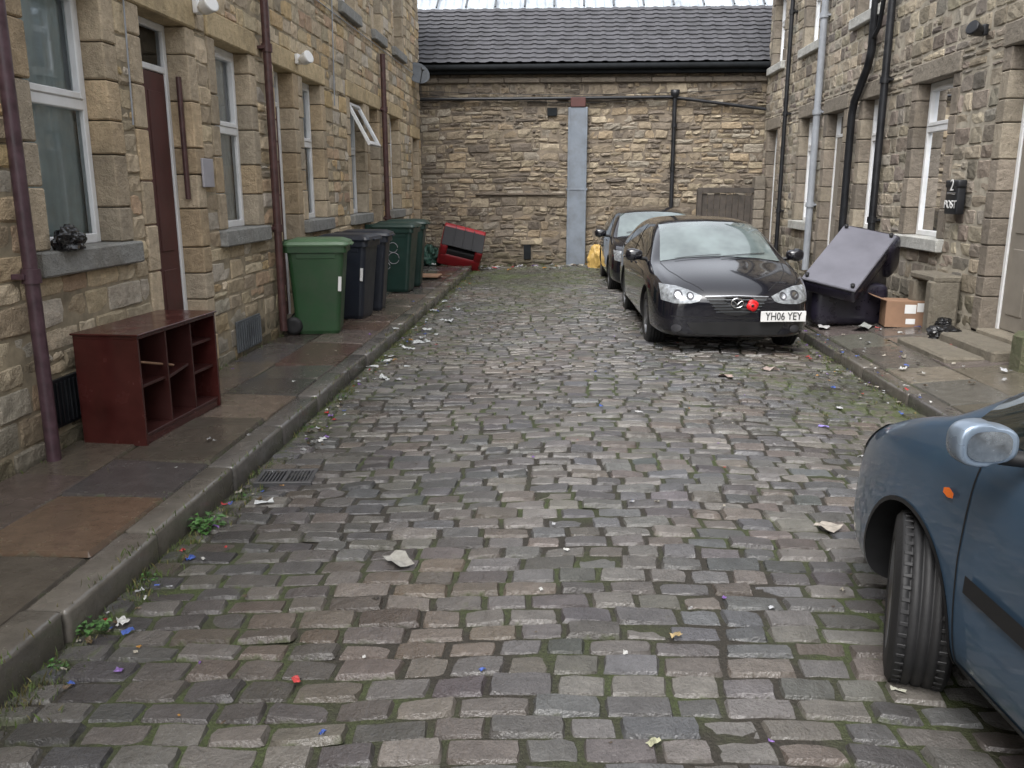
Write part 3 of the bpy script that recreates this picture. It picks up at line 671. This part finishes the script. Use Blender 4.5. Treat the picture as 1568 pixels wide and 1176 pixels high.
# ---------------------------------------------------------------- cars
def car(name,loc,rotz,st,W,paint,wy,wr,detail,steer=0,track=.125):
    root=empty(name,loc,(0,0,rotz))
    V=[];F=[]
    for (y,w,zb,zs_,zt,wt) in st:
        half=[(0,zb),(.75*w,zb),(.965*w,zb+.04),(w,zb+.17),(1.0*w,.52*zb+.48*zs_),(.985*w,zs_-.10),(.945*w,zs_),
              ((.925*w+wt)/2+.015,(zs_+zt)/2+.01),(wt,zt-.035),(wt*.6,zt-.005),(0,zt+.008)]
        r=[(x,z) for x,z in half]+[(-x,z) for x,z in half[-2:0:-1]]
        V+=[(x,y,z) for x,z in r]
    n=20
    for i in range(len(st)-1):
        for k in range(n): F.append([i*n+k,(i+1)*n+k,(i+1)*n+(k+1)%n,i*n+(k+1)%n])
    def cap(base,flip):
        for k in range(0,n//2):
            a,b=k,k+1; c,d=(n-k-1)%n,(n-k)%n
            q=[a,b,c,d] if k not in(0,n//2-1) else ([0,1,n-1] if k==0 else [a,b,c])
            q=[base+x for x in q]; F.append(q if flip else q[::-1])
    cap(0,True); cap((len(st)-1)*n,False)
    o=mkobj(name+'_hull',V,F,[paint,M['blackpl']],None,None,True)
    bm=bmesh.new(); bm.from_mesh(o.data); bmesh.ops.recalc_face_normals(bm,faces=bm.faces); bm.to_mesh(o.data); bm.free()
    s=o.modifiers.new('s','SUBSURF'); s.levels=3; s.render_levels=3
    cuts=[]
    for y in wy:
        c=MB(); Mc=Matrix.Translation((0,y,wr+.0))@Matrix.Rotation(math.radians(90),4,'Y'); rr=wr+.055
        c.lathe([(0,-2),(rr,-2),(rr,2),(0,2)],64,0,Mc,False); co=c.done('cut',[M['blackpl']])
        bm=bmesh.new(); bm.from_mesh(co.data); bmesh.ops.remove_doubles(bm,verts=bm.verts,dist=1e-5); bmesh.ops.recalc_face_normals(bm,faces=bm.faces); bm.to_mesh(co.data); bm.free()
        m=o.modifiers.new('b','BOOLEAN'); m.operation='DIFFERENCE'; m.object=co; m.solver='EXACT'; cuts.append(co)
    for m in o.modifiers:
        if m.type=='BOOLEAN': m.show_viewport=False
    bpy.context.view_layer.update(); dg_=bpy.context.evaluated_depsgraph_get()
    me0=bpy.data.meshes.new_from_object(o.evaluated_get(dg_)); bm=bmesh.new(); bm.from_mesh(me0); bvh=BVHTree.FromBMesh(bm); bm.free()
    for m in o.modifiers: m.show_viewport=True
    bpy.context.view_layer.update(); dg_=bpy.context.evaluated_depsgraph_get()
    me=bpy.data.meshes.new_from_object(o.evaluated_get(dg_))
    if len(me.polygons)<200: me=me0
    mi=[]
    for p in me.polygons:
        inside=any(abs(math.hypot(p.center.y-y,p.center.z-wr)-(wr+.055))<.006 for y in wy)
        mi.append(1 if (inside and abs(p.normal.x)<.35) or p.center.z<.2 else 0)
    me.materials.clear(); me.materials.append(paint); me.materials.append(M['blackpl'])
    me.polygons.foreach_set('material_index',mi); me.polygons.foreach_set('use_smooth',[True]*len(me.polygons))
    try: me.set_sharp_from_angle(angle=math.radians(38))
    except Exception: pass
    bpy.data.objects.remove(o)
    for c in cuts: bpy.data.objects.remove(c)
    bo=bpy.data.objects.new('body',me); scene.collection.objects.link(bo); bo.parent=root
    mb=MB()
    for y in wy: mb.box(-.48,.48,y-wr-.05,y+wr+.05,.2,.62,.01)
    mb.done('inner_arches',[M['blackpl']],root)
    def cast(a,b,dr):
        if dr=='front': org,d=Vector((a,-2,b)),Vector((0,1,0))
        elif dr=='rear': org,d=Vector((a,8,b)),Vector((0,-1,0))
        elif dr=='right': org,d=Vector((3,a,b)),Vector((-1,0,0))
        elif dr=='left': org,d=Vector((-3,a,b)),Vector((1,0,0))
        else: org,d=Vector((a,b,4)),Vector((0,0,-1))
        return bvh.ray_cast(org,d)
    def resample(pl,n):
        pl=[Vector(p) for p in pl]; ls=[0]
        for i in range(1,len(pl)): ls.append(ls[-1]+(pl[i]-pl[i-1]).length)
        out=[]
        for k in range(n):
            t=ls[-1]*k/(n-1); i=1
            while i<len(ls)-1 and ls[i]<t: i+=1
            f=(t-ls[i-1])/max(1e-9,ls[i]-ls[i-1]); out.append(pl[i-1].lerp(pl[i],min(1,f)))
        return out
    def patch(nm,top,bot,dr,mat,off=.005,n=22,rows=8,mirror=False):
        mb=MB()
        for sgn in((1,-1) if mirror else (1,)):
            T=resample([(p[0],p[1],0) for p in top],n); Bt=resample([(p[0],p[1],0) for p in bot],n); vs=[];ok=[]
            for r in range(rows+1):
                for k in range(n):
                    q=T[k].lerp(Bt[k],r/rows); d2=dr; a=q.x
                    if mirror and dr in('front','rear','top'): a=q.x*sgn
                    if mirror and dr=='right' and sgn<0: d2='left'
                    h=cast(a,q.y,d2)
                    if h[0] is None: vs.append((0,0,0)); ok.append(False)
                    else: vs.append(h[0]+h[1]*off); ok.append(True)
            fs=[]
            for r in range(rows):
                for k in range(n-1):
                    q=[r*n+k,r*n+k+1,(r+1)*n+k+1,(r+1)*n+k]
                    if all(ok[x] for x in q): fs.append(q)
            mb.add(vs,fs,0,True)
        return mb.done(nm,[mat],root)
    def strip(nm,pts,w,dr,mat,off=.003,mirror=True,n=26):
        pts=[Vector((p[0],p[1],0)) for p in pts]; tp=[];bt=[]
        for i,p in enumerate(pts):
            t=(pts[min(i+1,len(pts)-1)]-pts[max(0,i-1)]).normalized(); nn=Vector((-t.y,t.x,0))*w/2; tp.append(p+nn); bt.append(p-nn)
        return patch(nm,tp,bt,dr,mat,off,n,1,mirror)
    for wi,y in enumerate(wy):
        for sx in(-1,1):
            mb=MB(); st_=Matrix.Rotation(steer,4,'Z') if wi==0 else Matrix.Identity(4)
            Mw=Matrix.Translation((sx*(W-track),y,wr))@st_@Matrix.Rotation(math.radians(90*sx),4,'Y')
            tp=[(wr*.64,-.095),(wr*.70,-.10),(wr*.93,-.095),(wr*.985,-.082)]
            for k in range(5):
                c=-.07+k*.035; tp+=[(wr,c-.013),(wr,c+.011)]
                if k<4: tp+=[(wr-.009,c+.0135),(wr-.009,c+.0195)]
            tp+=[(wr*.985,.082),(wr*.93,.095),(wr*.70,.10),(wr*.64,.095),(wr*.62,.085)]
            mb.lathe(tp,48,0,Mw)
            mb.lathe([(wr*.64,.095),(wr*.60,.085),(wr*.58,.03),(wr*.56,0),(0,0)],32,1,Mw); mb.lathe([(0,.078),(.05,.075),(.06,.05),(.06,.0)],20,1,Mw)
            mb.lathe([(wr*.64,-.095),(wr*.5,-.02),(0,-.02)],32,0,Mw)
            for k in range(6):
                Mr=Mw@Matrix.Rotation(k*math.pi/3,4,'Z'); mb.box(.03,wr*.61,-.022,.022,.045,.08,.008,1,Mr)
            for k in range(48):
                Mr=Mw@Matrix.Rotation(k*math.pi/24,4,'Z')
                for hh in(-1,1): mb.box(wr-.004,wr+.002,-.010,.004,hh*.062-.014,hh*.062+.014,.002,0,Mr)
            mb.done('wheel',[M['rubber'],M['alloy']],root)
    detail(root,patch,strip,cast)
    return root
def mirrors(root,W,y,z,mat,s=1.0,out=.09,gm=None):
    for sx in(-1,1):
        bm=bmesh.new(); bmesh.ops.create_uvsphere(bm,u_segments=28,v_segments=18,radius=1)
        for v in bm.verts:
            x,yy,zz=v.co; e=.72
            f=lambda a:math.copysign(abs(a)**e,a)
            x,yy,zz=f(x)*.105*s,f(yy)*.085*s,f(zz)*.078*s
            if yy>.045*s: yy=.045*s
            if x*sx<0: zz*=.85
            v.co=(x+sx*(W+out),yy+y,zz+z)
        me=bpy.data.meshes.new('m'); bm.to_mesh(me); bm.free(); me.materials.append(mat); me.polygons.foreach_set('use_smooth',[True]*len(me.polygons))
        o=bpy.data.objects.new('wing_mirror',me); scene.collection.objects.link(o); o.parent=root
        mb=MB(); Mm=Matrix.Translation((sx*(W+out),y+.047*s,z))@RX
        vs=[(math.copysign(abs(math.cos(t))**.7,math.cos(t))*.074*s,math.copysign(abs(math.sin(t))**.7,math.sin(t))*.052*s,-.003) for t in np.linspace(0,2*math.pi,32,endpoint=False)]
        mb.add(vs,[list(range(32))],1,False,Mm)
        mb.tube([(sx*(W-.08),y+.02,z-.05),(sx*(W+out-.05),y,z-.04)],.022,10,0); mb.done('mirror_glass_and_arm',[M['blackpl'],gm or M['chrome']],root)
# hatchback: high short bonnet, long cabin, upright tail
stM=[(0.0,.56,.24,.54,.59,.40),(.03,.66,.21,.60,.66,.46),(.14,.76,.19,.68,.745,.55),(.36,.825,.18,.76,.825,.62),(.72,.85,.18,.82,.895,.67),(.94,.85,.18,.85,.935,.69),
     (1.08,.85,.18,.87,.985,.69),(1.56,.85,.18,.89,1.24,.62),(1.86,.85,.18,.90,1.325,.60),(2.25,.85,.18,.905,1.365,.595),(2.9,.85,.18,.915,1.37,.585),(3.6,.85,.19,.93,1.335,.57),(4.0,.84,.2,.94,1.25,.56),(4.20,.82,.22,.93,1.03,.58),(4.28,.78,.25,.85,.90,.56),(4.33,.66,.3,.72,.76,.46)]
def detM(root,patch,strip,cast,plate='YH06 YEY',poppy=True):
    patch('windscreen',[(-.57,1.28),(-.3,1.31),(0,1.32),(.3,1.31),(.57,1.28)],[(-.665,.915),(-.4,.95),(0,.968),(.4,.95),(.665,.915)],'front',M['screen'],.004,40,12)
    patch('rear_window',[(-.5,1.24),(0,1.27),(.5,1.24)],[(-.56,1.0),(0,1.02),(.56,1.0)],'rear',M['carglass'],.004,30,8)
    patch('side_window',[(1.45,1.06),(1.92,1.235),(2.40,1.265)],[(1.35,.94),(1.9,.935),(2.40,.935)],'right',M['carglass'],.004,24,8,True)
    patch('side_window',[(2.47,1.265),(3.0,1.26),(3.35,1.23)],[(2.47,.935),(3.0,.945),(3.35,.955)],'right',M['carglass'],.004,24,8,True)
    patch('side_window',[(3.40,1.22),(3.65,1.19),(3.85,1.13)],[(3.40,.965),(3.6,.97),(3.85,.985)],'right',M['carglass'],.004,14,6,True)
    patch('headlamp',[(.35,.635),(.48,.69),(.60,.725),(.755,.74)],[(.38,.585),(.47,.565),(.62,.56),(.745,.585)],'front',M['lens'],.006,26,8,True)
    for (hx,hz,r) in((.47,.633,.038),(.59,.645,.045)):
        tp=[(hx-r*math.cos(t),hz+r*math.sin(t)) for t in np.linspace(0,math.pi,12)]; bt=[(p[0],2*hz-p[1]) for p in tp]
        patch('lamp_reflector',tp,bt,'front',M['lampdark'],.009,14,4,True)
        tp=[(hx-.6*r*math.cos(t),hz+.6*r*math.sin(t)) for t in np.linspace(0,math.pi,12)]; bt=[(p[0],2*hz-p[1]) for p in tp]
        patch('lamp_bulb',tp,bt,'front',M['chrome'],.012,14,4,True)
    patch('grille',[(-.31,.625),(-.15,.632),(0,.635),(.15,.632),(.31,.625)],[(-.22,.52),(-.1,.45),(0,.44),(.1,.45),(.22,.52)],'front',M['blackpl'],.006,30,8)
    for z in(.48,.51,.54,.57,.60):
        w=.19+(z-.455)*.75; strip('grille_slat',[(-w,z),(0,z+.004),(w,z)],.006,'front',M['ventg'],.011,False)
    strip('grille_trim',[(-.32,.631),(0,.642),(.32,.631)],.008,'front',M['alloy'],.009,False)
    patch('lower_intake',[(-.5,.37),(0,.385),(.5,.37)],[(-.42,.25),(0,.24),(.42,.25)],'front',M['blackpl'],.005,34,6)
    strip('bumper_crease',[(-.66,.43),(0,.415),(.66,.43)],.008,'front',M['blackpl'],.003,False)
    tp=[(.60-.05*math.cos(t),.31+.04*math.sin(t)) for t in np.linspace(0,math.pi,12)]; patch('fog_lamp',tp,[(p[0],.62-p[1]) for p in tp],'front',M['lampdark'],.008,14,4,True)
    strip('bonnet_line',[(.33,.08),(.50,.28),(.62,.6),(.67,.92)],.007,'top',M['blackpl'],.002)
    strip('door_line',[(1.27,.25),(1.25,.6),(1.30,.93)],.006,'right',M['blackpl'],.002); strip('door_line',[(2.43,.22),(2.43,.93)],.006,'right',M['blackpl'],.002); strip('door_line',[(3.3,.5),(3.42,.95)],.006,'right',M['blackpl'],.002)
    strip('wiper',[(-.5,.97),(.02,1.03)],.016,'top',M['blackpl'],.018,False); strip('wiper',[(.02,.98),(.52,1.10)],.016,'top',M['blackpl'],.018,False)
    mb=MB()
    for sx in(-1,1):
        for y in(2.15,3.05): mb.box(sx*.86-.012,sx*.86+.012,y,y+.17,.80,.83,.008,0,seg=2)
    mb.done('door_handles',[M['bp']],root)
    h=cast(0,.56,'front')[0]
    mb=MB(); Mb=Matrix.Translation((0,h.y-.022,.573))@RX
    pts=[(.062*math.cos(t),.048*math.sin(t),0) for t in np.linspace(0,2*math.pi,28)]; mb.tube(pts,.007,8,0,Mb)
    mb.tube([(-.055,.02,0),(-.03,.016,0),(0,-.018,0),(.03,.016,0),(.055,.02,0)],.006,8,0,Mb); mb.done('badge',[M['chrome']],root)
    if poppy:
        mb=MB()
        for k in range(4):
            an=k*math.pi/2+.4; Mp=Matrix.Translation((.155+.02*math.cos(an),h.y-.02,.55+.02*math.sin(an)))@RX
            mb.lathe([(0,.004+.001*k),(.04,.005+.001*k),(.042,0)],18,0,Mp)
        mb.lathe([(0,.016),(.014,.014),(.015,0)],14,1,Matrix.Translation((.155,h.y-.02,.55))@RX); mb.done('poppy',[M['poppy'],M['black']],root)
    pz=.44 if poppy else .36; px=.47 if poppy else 0
    ya,yb_=cast(px-.2,pz,'front')[0].y,cast(px+.2,pz,'front')[0].y; ym=cast(px,pz,'front')[0].y
    ang=math.atan2(yb_-ya,.4)*.8
    Mp=Matrix.Translation((px,min(ym,(ya+yb_)/2)-.035,pz))@Matrix.Rotation(ang,4,'Z')
    mb=MB(); mb.box(-.235,.235,-.006,.006,-.054,.054,.003,0,Mp); mb.box(-.23,.23,.006,.03,-.04,.04,.003,1,Mp); mb.done('number_plate',[M['white'],M['blackpl']],root)
    text(plate,.110,M['black'],Mp@Matrix.Translation((0,-.0085,0))@RX@Matrix.Scale(.80,4,(1,0,0)),'plate_lettering',root,.002)
    mirrors(root,.84,1.30,.965,M['bp'],.95,.085,M['carglass'])
car('parked_car',(1.80,8.74,0.0),math.radians(1.2),stM,.85,M['bp'],(.84,3.40),.305,detM)
def detM2(root,patch,strip,cast): detM(root,patch,strip,cast,'YK04 LTN',False)
car('parked_car',(1.62,13.75,0.0),math.radians(.5),[(y*.9,w*.97,zb,zs_,zt*1.02 if zt>1 else zt,wt) for (y,w,zb,zs_,zt,wt) in stM],.83,M['bp'],(.77,3.08),.29,detM2)
stB=[(0.0,.54,.24,.58,.62,.40),(.03,.66,.21,.64,.69,.48),(.13,.755,.19,.71,.765,.56),(.35,.81,.18,.79,.85,.63),(.60,.835,.18,.87,.95,.68),(.80,.84,.18,.90,1.0,.70),
     (.92,.84,.18,.93,1.07,.69),(1.25,.84,.18,.95,1.30,.62),(1.55,.84,.18,.96,1.43,.59),(1.95,.84,.18,.97,1.49,.58),(2.6,.84,.18,.98,1.49,.575),(3.2,.84,.19,.98,1.44,.565),(3.6,.83,.2,.98,1.25,.58),(3.78,.80,.24,.95,1.02,.6),(3.88,.68,.3,.8,.85,.5)]
def detB(root,patch,strip,cast):
    patch('windscreen',[(-.57,1.38),(0,1.42),(.57,1.38)],[(-.66,.98),(0,1.04),(.66,.98)],'front',M['screen'],.004,40,12)
    patch('rear_window',[(-.5,1.34),(0,1.37),(.5,1.34)],[(-.56,1.02),(0,1.04),(.56,1.02)],'rear',M['carglass'],.004,30,8)
    patch('side_window',[(1.06,1.09),(1.5,1.32),(2.25,1.38)],[(1.0,1.0),(1.5,.995),(2.25,.995)],'right',M['carglass'],.004,26,8,True)
    patch('side_window',[(2.33,1.38),(2.8,1.37),(3.25,1.28)],[(2.33,.995),(2.8,1.0),(3.3,1.02)],'right',M['carglass'],.004,24,8,True)
    strip('window_seal',[(.98,.985),(2.0,.98),(3.3,1.0)],.018,'right',M['blackpl'],.008)
    strip('rub_strip',[(1.2,.56),(2.15,.54)],.055,'right',M['blackpl'],.012); strip('rub_strip',[(2.22,.54),(2.95,.54)],.055,'right',M['blackpl'],.012)
    patch('headlamp',[(.42,.70),(.56,.76),(.72,.79)],[(.42,.60),(.56,.58),(.74,.62)],'front',M['lens'],.006,26,8,True)
    patch('grille',[(-.33,.62),(0,.63),(.33,.62)],[(-.28,.50),(0,.48),(.28,.50)],'front',M['blackpl'],.006,30,8)
    strip('door_line',[(1.16,.28),(1.13,.6),(1.14,.96)],.008,'right',M['blackpl'],.002); strip('door_line',[(2.29,.22),(2.29,.97)],.008,'right',M['blackpl'],.002)
    strip('bonnet_line',[(.38,.06),(.58,.28),(.68,.6),(.70,.88)],.008,'top',M['blackpl'],.002)
    strip('arch_lip',[(.78+.352*math.cos(t),.30+.352*math.sin(t)) for t in np.linspace(-.2,math.pi+.2,24)],.016,'right',M['blackpl'],.004,True,50)
    patch('side_repeater',[(1.0,.79),(1.03,.80),(1.06,.79)],[(1.0,.775),(1.03,.768),(1.06,.775)],'right',M['orange'],.010,10,4,True)
    strip('sill_trim',[(1.15,.26),(2.95,.26)],.05,'right',M['blackpl'],.004)
    mirrors(root,.84,1.34,1.04,M['silverblue'],.8,.09,M['mirglass'])
rot=math.radians(180+3.26)
car('parked_car',(1.985,3.64,0.0),rot,stB,.84,M['blue'],(.78,3.2),.30,detB,steer=math.radians(-23),track=.085)
# ---------------------------------------------------------------- grass, weeds, litter
gv=[];gf=[];gc=[]
def zat(x,y):
    if x<-2.06: return .125
    if x<KL: return .12
    if x>KR: return .085+max(0,(x-3))*.085
    return float(camb(np.array(x),np.array(y)))-.014
def blade(x,y,h,z=None):
    z=zat(x,y) if z is None else z; an=R(0,6.28); w=R(.0015,.004); lx,ly=R(-.5,.5)*h,R(-.5,.5)*h; i=len(gv)
    c,s=math.cos(an)*w,math.sin(an)*w
    gv.extend([(x-c,y-s,z),(x+c,y+s,z),(x+lx*.4+c*.7,y+ly*.4+s*.7,z+h*.6),(x+lx,y+ly,z+h)])
    k=R(.6,1.3); col=(.085*k,.125*k,.032*k,1) if random.random()<.7 else (.17*k,.15*k,.06*k,1)
    gf.append([i,i+1,i+2]);gf.append([i,i+2,i+3]); gc.extend([col]*4)
def tuft(x,y,n,sp,h):
    for _ in range(n): blade(x+random.gauss(0,sp),y+random.gauss(0,sp),R(.4,1)*h)
for _ in range(900):
    y=R(1.5,18.8)
    if math.sin(y*2.1)+math.sin(y*5.3+1)>-.8: tuft(KL+abs(random.gauss(0,.06))+.01,y,int(R(6,16)),.025,R(.02,.055))
for _ in range(420): y=R(3.5,18.8); tuft(KR-abs(random.gauss(0,.10)),y,10,.03,R(.02,.045))
for _ in range(5200):
    x,y=R(KL,KR),R(2.5,19)
    if float(mossfn(np.array(x),np.array(y)))>R(.18,.5): tuft(x,y,7,.03,.026)
for _ in range(150): tuft(R(-3,4),YB-abs(random.gauss(.05,.12)),12,.04,R(.03,.09))
for _ in range(60): tuft(XL+R(.01,.05),R(4,18),7,.015,R(.02,.05))
for _ in range(120): tuft(R(XL+.05,-2.0),R(3,18),4,.02,R(.01,.02))
mkobj('grass_tufts',gv,gf,[M['grass']],None,gc)
lv=[];lf=[];lc=[]
def leafplant(x,y,n,s):
    z=zat(x,y)
    for _ in range(n):
        an=R(0,6.28); r=R(.3,1)*s; px,py,pz=x+math.cos(an)*r*.6,y+math.sin(an)*r*.6,z+R(.2,1)*s*.7; i=len(lv); w=s*R(.12,.22); l=s*R(.25,.4); ca,sa=math.cos(an),math.sin(an)
        lv.extend([(px,py,pz),(px+ca*l*.5-sa*w,py+sa*l*.5+ca*w,pz+.25*l),(px+ca*l,py+sa*l,pz-.1*l),(px+ca*l*.5+sa*w,py+sa*l*.5-ca*w,pz+.2*l)])
        k=R(.6,1.3); lc.extend([(.06*k,.15*k,.035*k,1)]*4); lf.append([i,i+1,i+2,i+3])
for (x,y,n,s) in((-1.80,4.0,60,.11),(-1.82,2.95,40,.08),(-1.83,5.9,20,.05),(-1.8,8.3,25,.06),(4.15,9.55,30,.09),(-1.82,3.4,18,.05),(-1.82,2.7,22,.05),(-1.81,4.5,18,.05),(-1.82,6.8,18,.05)): leafplant(x,y,n,s)
mkobj('weeds',lv,lf,[M['grass']],None,lc)
tv=[];tf=[];tc=[]
def scrap(x,y,s,col,crump=.18,z=None,asp=None):
    z=(zat(x,y)+.017) if z is None else z; an=R(0,6.28); ca,sa=math.cos(an),math.sin(an); i=len(tv); asp=asp or R(.3,.8)
    for a in range(4):
        for b in range(4):
            u=(a/3-.5)*s*(1+R(-.15,.15)); v=(b/3-.5)*s*asp*(1+R(-.15,.15))
            tv.append((x+u*ca-v*sa,y+u*sa+v*ca,z+.002+min(.04,abs(random.gauss(0,crump*s))))); tc.append((*col,1))
    for a in range(3):
        for b in range(3): tf.append([i+a*4+b,i+a*4+b+1,i+(a+1)*4+b+1,i+(a+1)*4+b])
cl=[(.55,.55,.53),(.45,.46,.48),(.38,.35,.29),(.3,.3,.3),(.25,.23,.19),(.4,.03,.03),(.05,.1,.35),(.2,.11,.35),(.4,.2,.04),(.06,.05,.04),(.10,.07,.045),(.10,.07,.035),(.08,.06,.04),(.05,.045,.04)]
def rc(w=.6): return random.choice(cl[:5]) if random.random()<w else random.choice(cl[5:])
for _ in range(260): scrap(KL+.04+abs(random.gauss(0,.11)),R(2.5,17),R(.012,.05),rc(.4))
for _ in range(170): scrap(R(-2.9,3.5),YB-abs(random.gauss(.2,.5))-.05,R(.03,.13),rc(.5))
for _ in range(120): scrap(KR-abs(random.gauss(0,.3))+.1,R(5,10),R(.012,.05),rc(.45))
for _ in range(220): scrap(R(KL,KR),R(1.5,12),R(.008,.03),rc(.4))
for _ in range(60): scrap(R(-3,-2),R(4.5,18),R(.01,.035),rc(.4))
for _ in range(60): scrap(R(3.0,4.2),R(7,11),R(.02,.07),rc(.6))
for _ in range(28): scrap(random.gauss(-1.66,.10),random.gauss(9.8,1.7),R(.05,.13),(.5,.52,.52),.12)
for (x,y,s,c) in((-1.62,4.35,.10,(.5,.52,.52)),(-.72,3.55,.15,(.33,.32,.29)),(.45,2.95,.05,(.4,.3,.15)),(1.15,2.62,.05,(.4,.4,.33)),(.3,2.3,.045,(.45,.45,.3)),(1.35,4.05,.12,(.42,.38,.33)),(1.9,4.9,.14,(.25,.25,.27)),(1.9,6.0,.07,(.3,.25,.6)),
    (2.0,8.0,.16,(.36,.29,.26)),(-1.55,2.05,.08,(.6,.6,.6)),(3.5,9.9,.35,(.5,.52,.5)),(3.1,10.1,.2,(.5,.5,.5)),(-.9,2.6,.035,(.5,.05,.05)),(1.5,7.6,.13,(.42,.32,.28)),(1.0,2.15,.045,(.6,.6,.6)),(-1.45,7.4,.07,(.4,.4,.42)),(.6,6.2,.06,(.5,.5,.5)),(2.3,5.4,.07,(.5,.5,.5)),(-.3,1.95,.04,(.5,.06,.05)),(1.95,5.3,.09,(.5,.5,.52)),(2.2,6.6,.08,(.5,.5,.52)),(.7,8.4,.1,(.5,.5,.48))):
    scrap(x,y,s,c,.10)
mkobj('litter',tv,tf,[M['litter']],None,tc)
# ---------------------------------------------------------------- world, light, camera
w=bpy.data.worlds.new('World'); scene.world=w; w.use_nodes=True; nt=w.node_tree; bg=nt.nodes['Background']
sky=nt.nodes.new('ShaderNodeTexSky'); sky.sky_type='NISHITA'; sky.sun_disc=False; sky.sun_elevation=math.radians(55); sky.sun_rotation=math.radians(200)
sky.air_density=1.0; sky.dust_density=4.0; sky.ozone_density=1.0
hs=nt.nodes.new('ShaderNodeHueSaturation'); hs.inputs['Saturation'].default_value=.2; hs.inputs['Value'].default_value=2.45; nt.links.new(sky.outputs[0],hs.inputs['Color']); nt.links.new(hs.outputs[0],bg.inputs['Color']); bg.inputs['Strength'].default_value=.15
sd=bpy.data.lights.new('sun','SUN'); sd.energy=1.5; sd.angle=math.radians(35); sd.color=(1,.98,.95); sl_=bpy.data.objects.new('sun',sd); scene.collection.objects.link(sl_)
el,az=math.radians(55),math.radians(200); dvec=Vector((math.sin(az)*math.cos(el),math.cos(az)*math.cos(el),math.sin(el))); sl_.rotation_euler=dvec.to_track_quat('Z','Y').to_euler()
cam=bpy.data.cameras.new('camera'); cam.sensor_width=36; cam.lens=36*1300/1568; cam.clip_end=1000; cam.clip_start=.05
co=bpy.data.objects.new('camera',cam); scene.collection.objects.link(co); co.location=(0,0,1.7); co.rotation_euler=(math.radians(90-12.9),0,math.radians(3.26)); scene.camera=co
scene.view_settings.view_transform='Standard'; scene.view_settings.look='None'; scene.view_settings.exposure=0; scene.view_settings.gamma=1
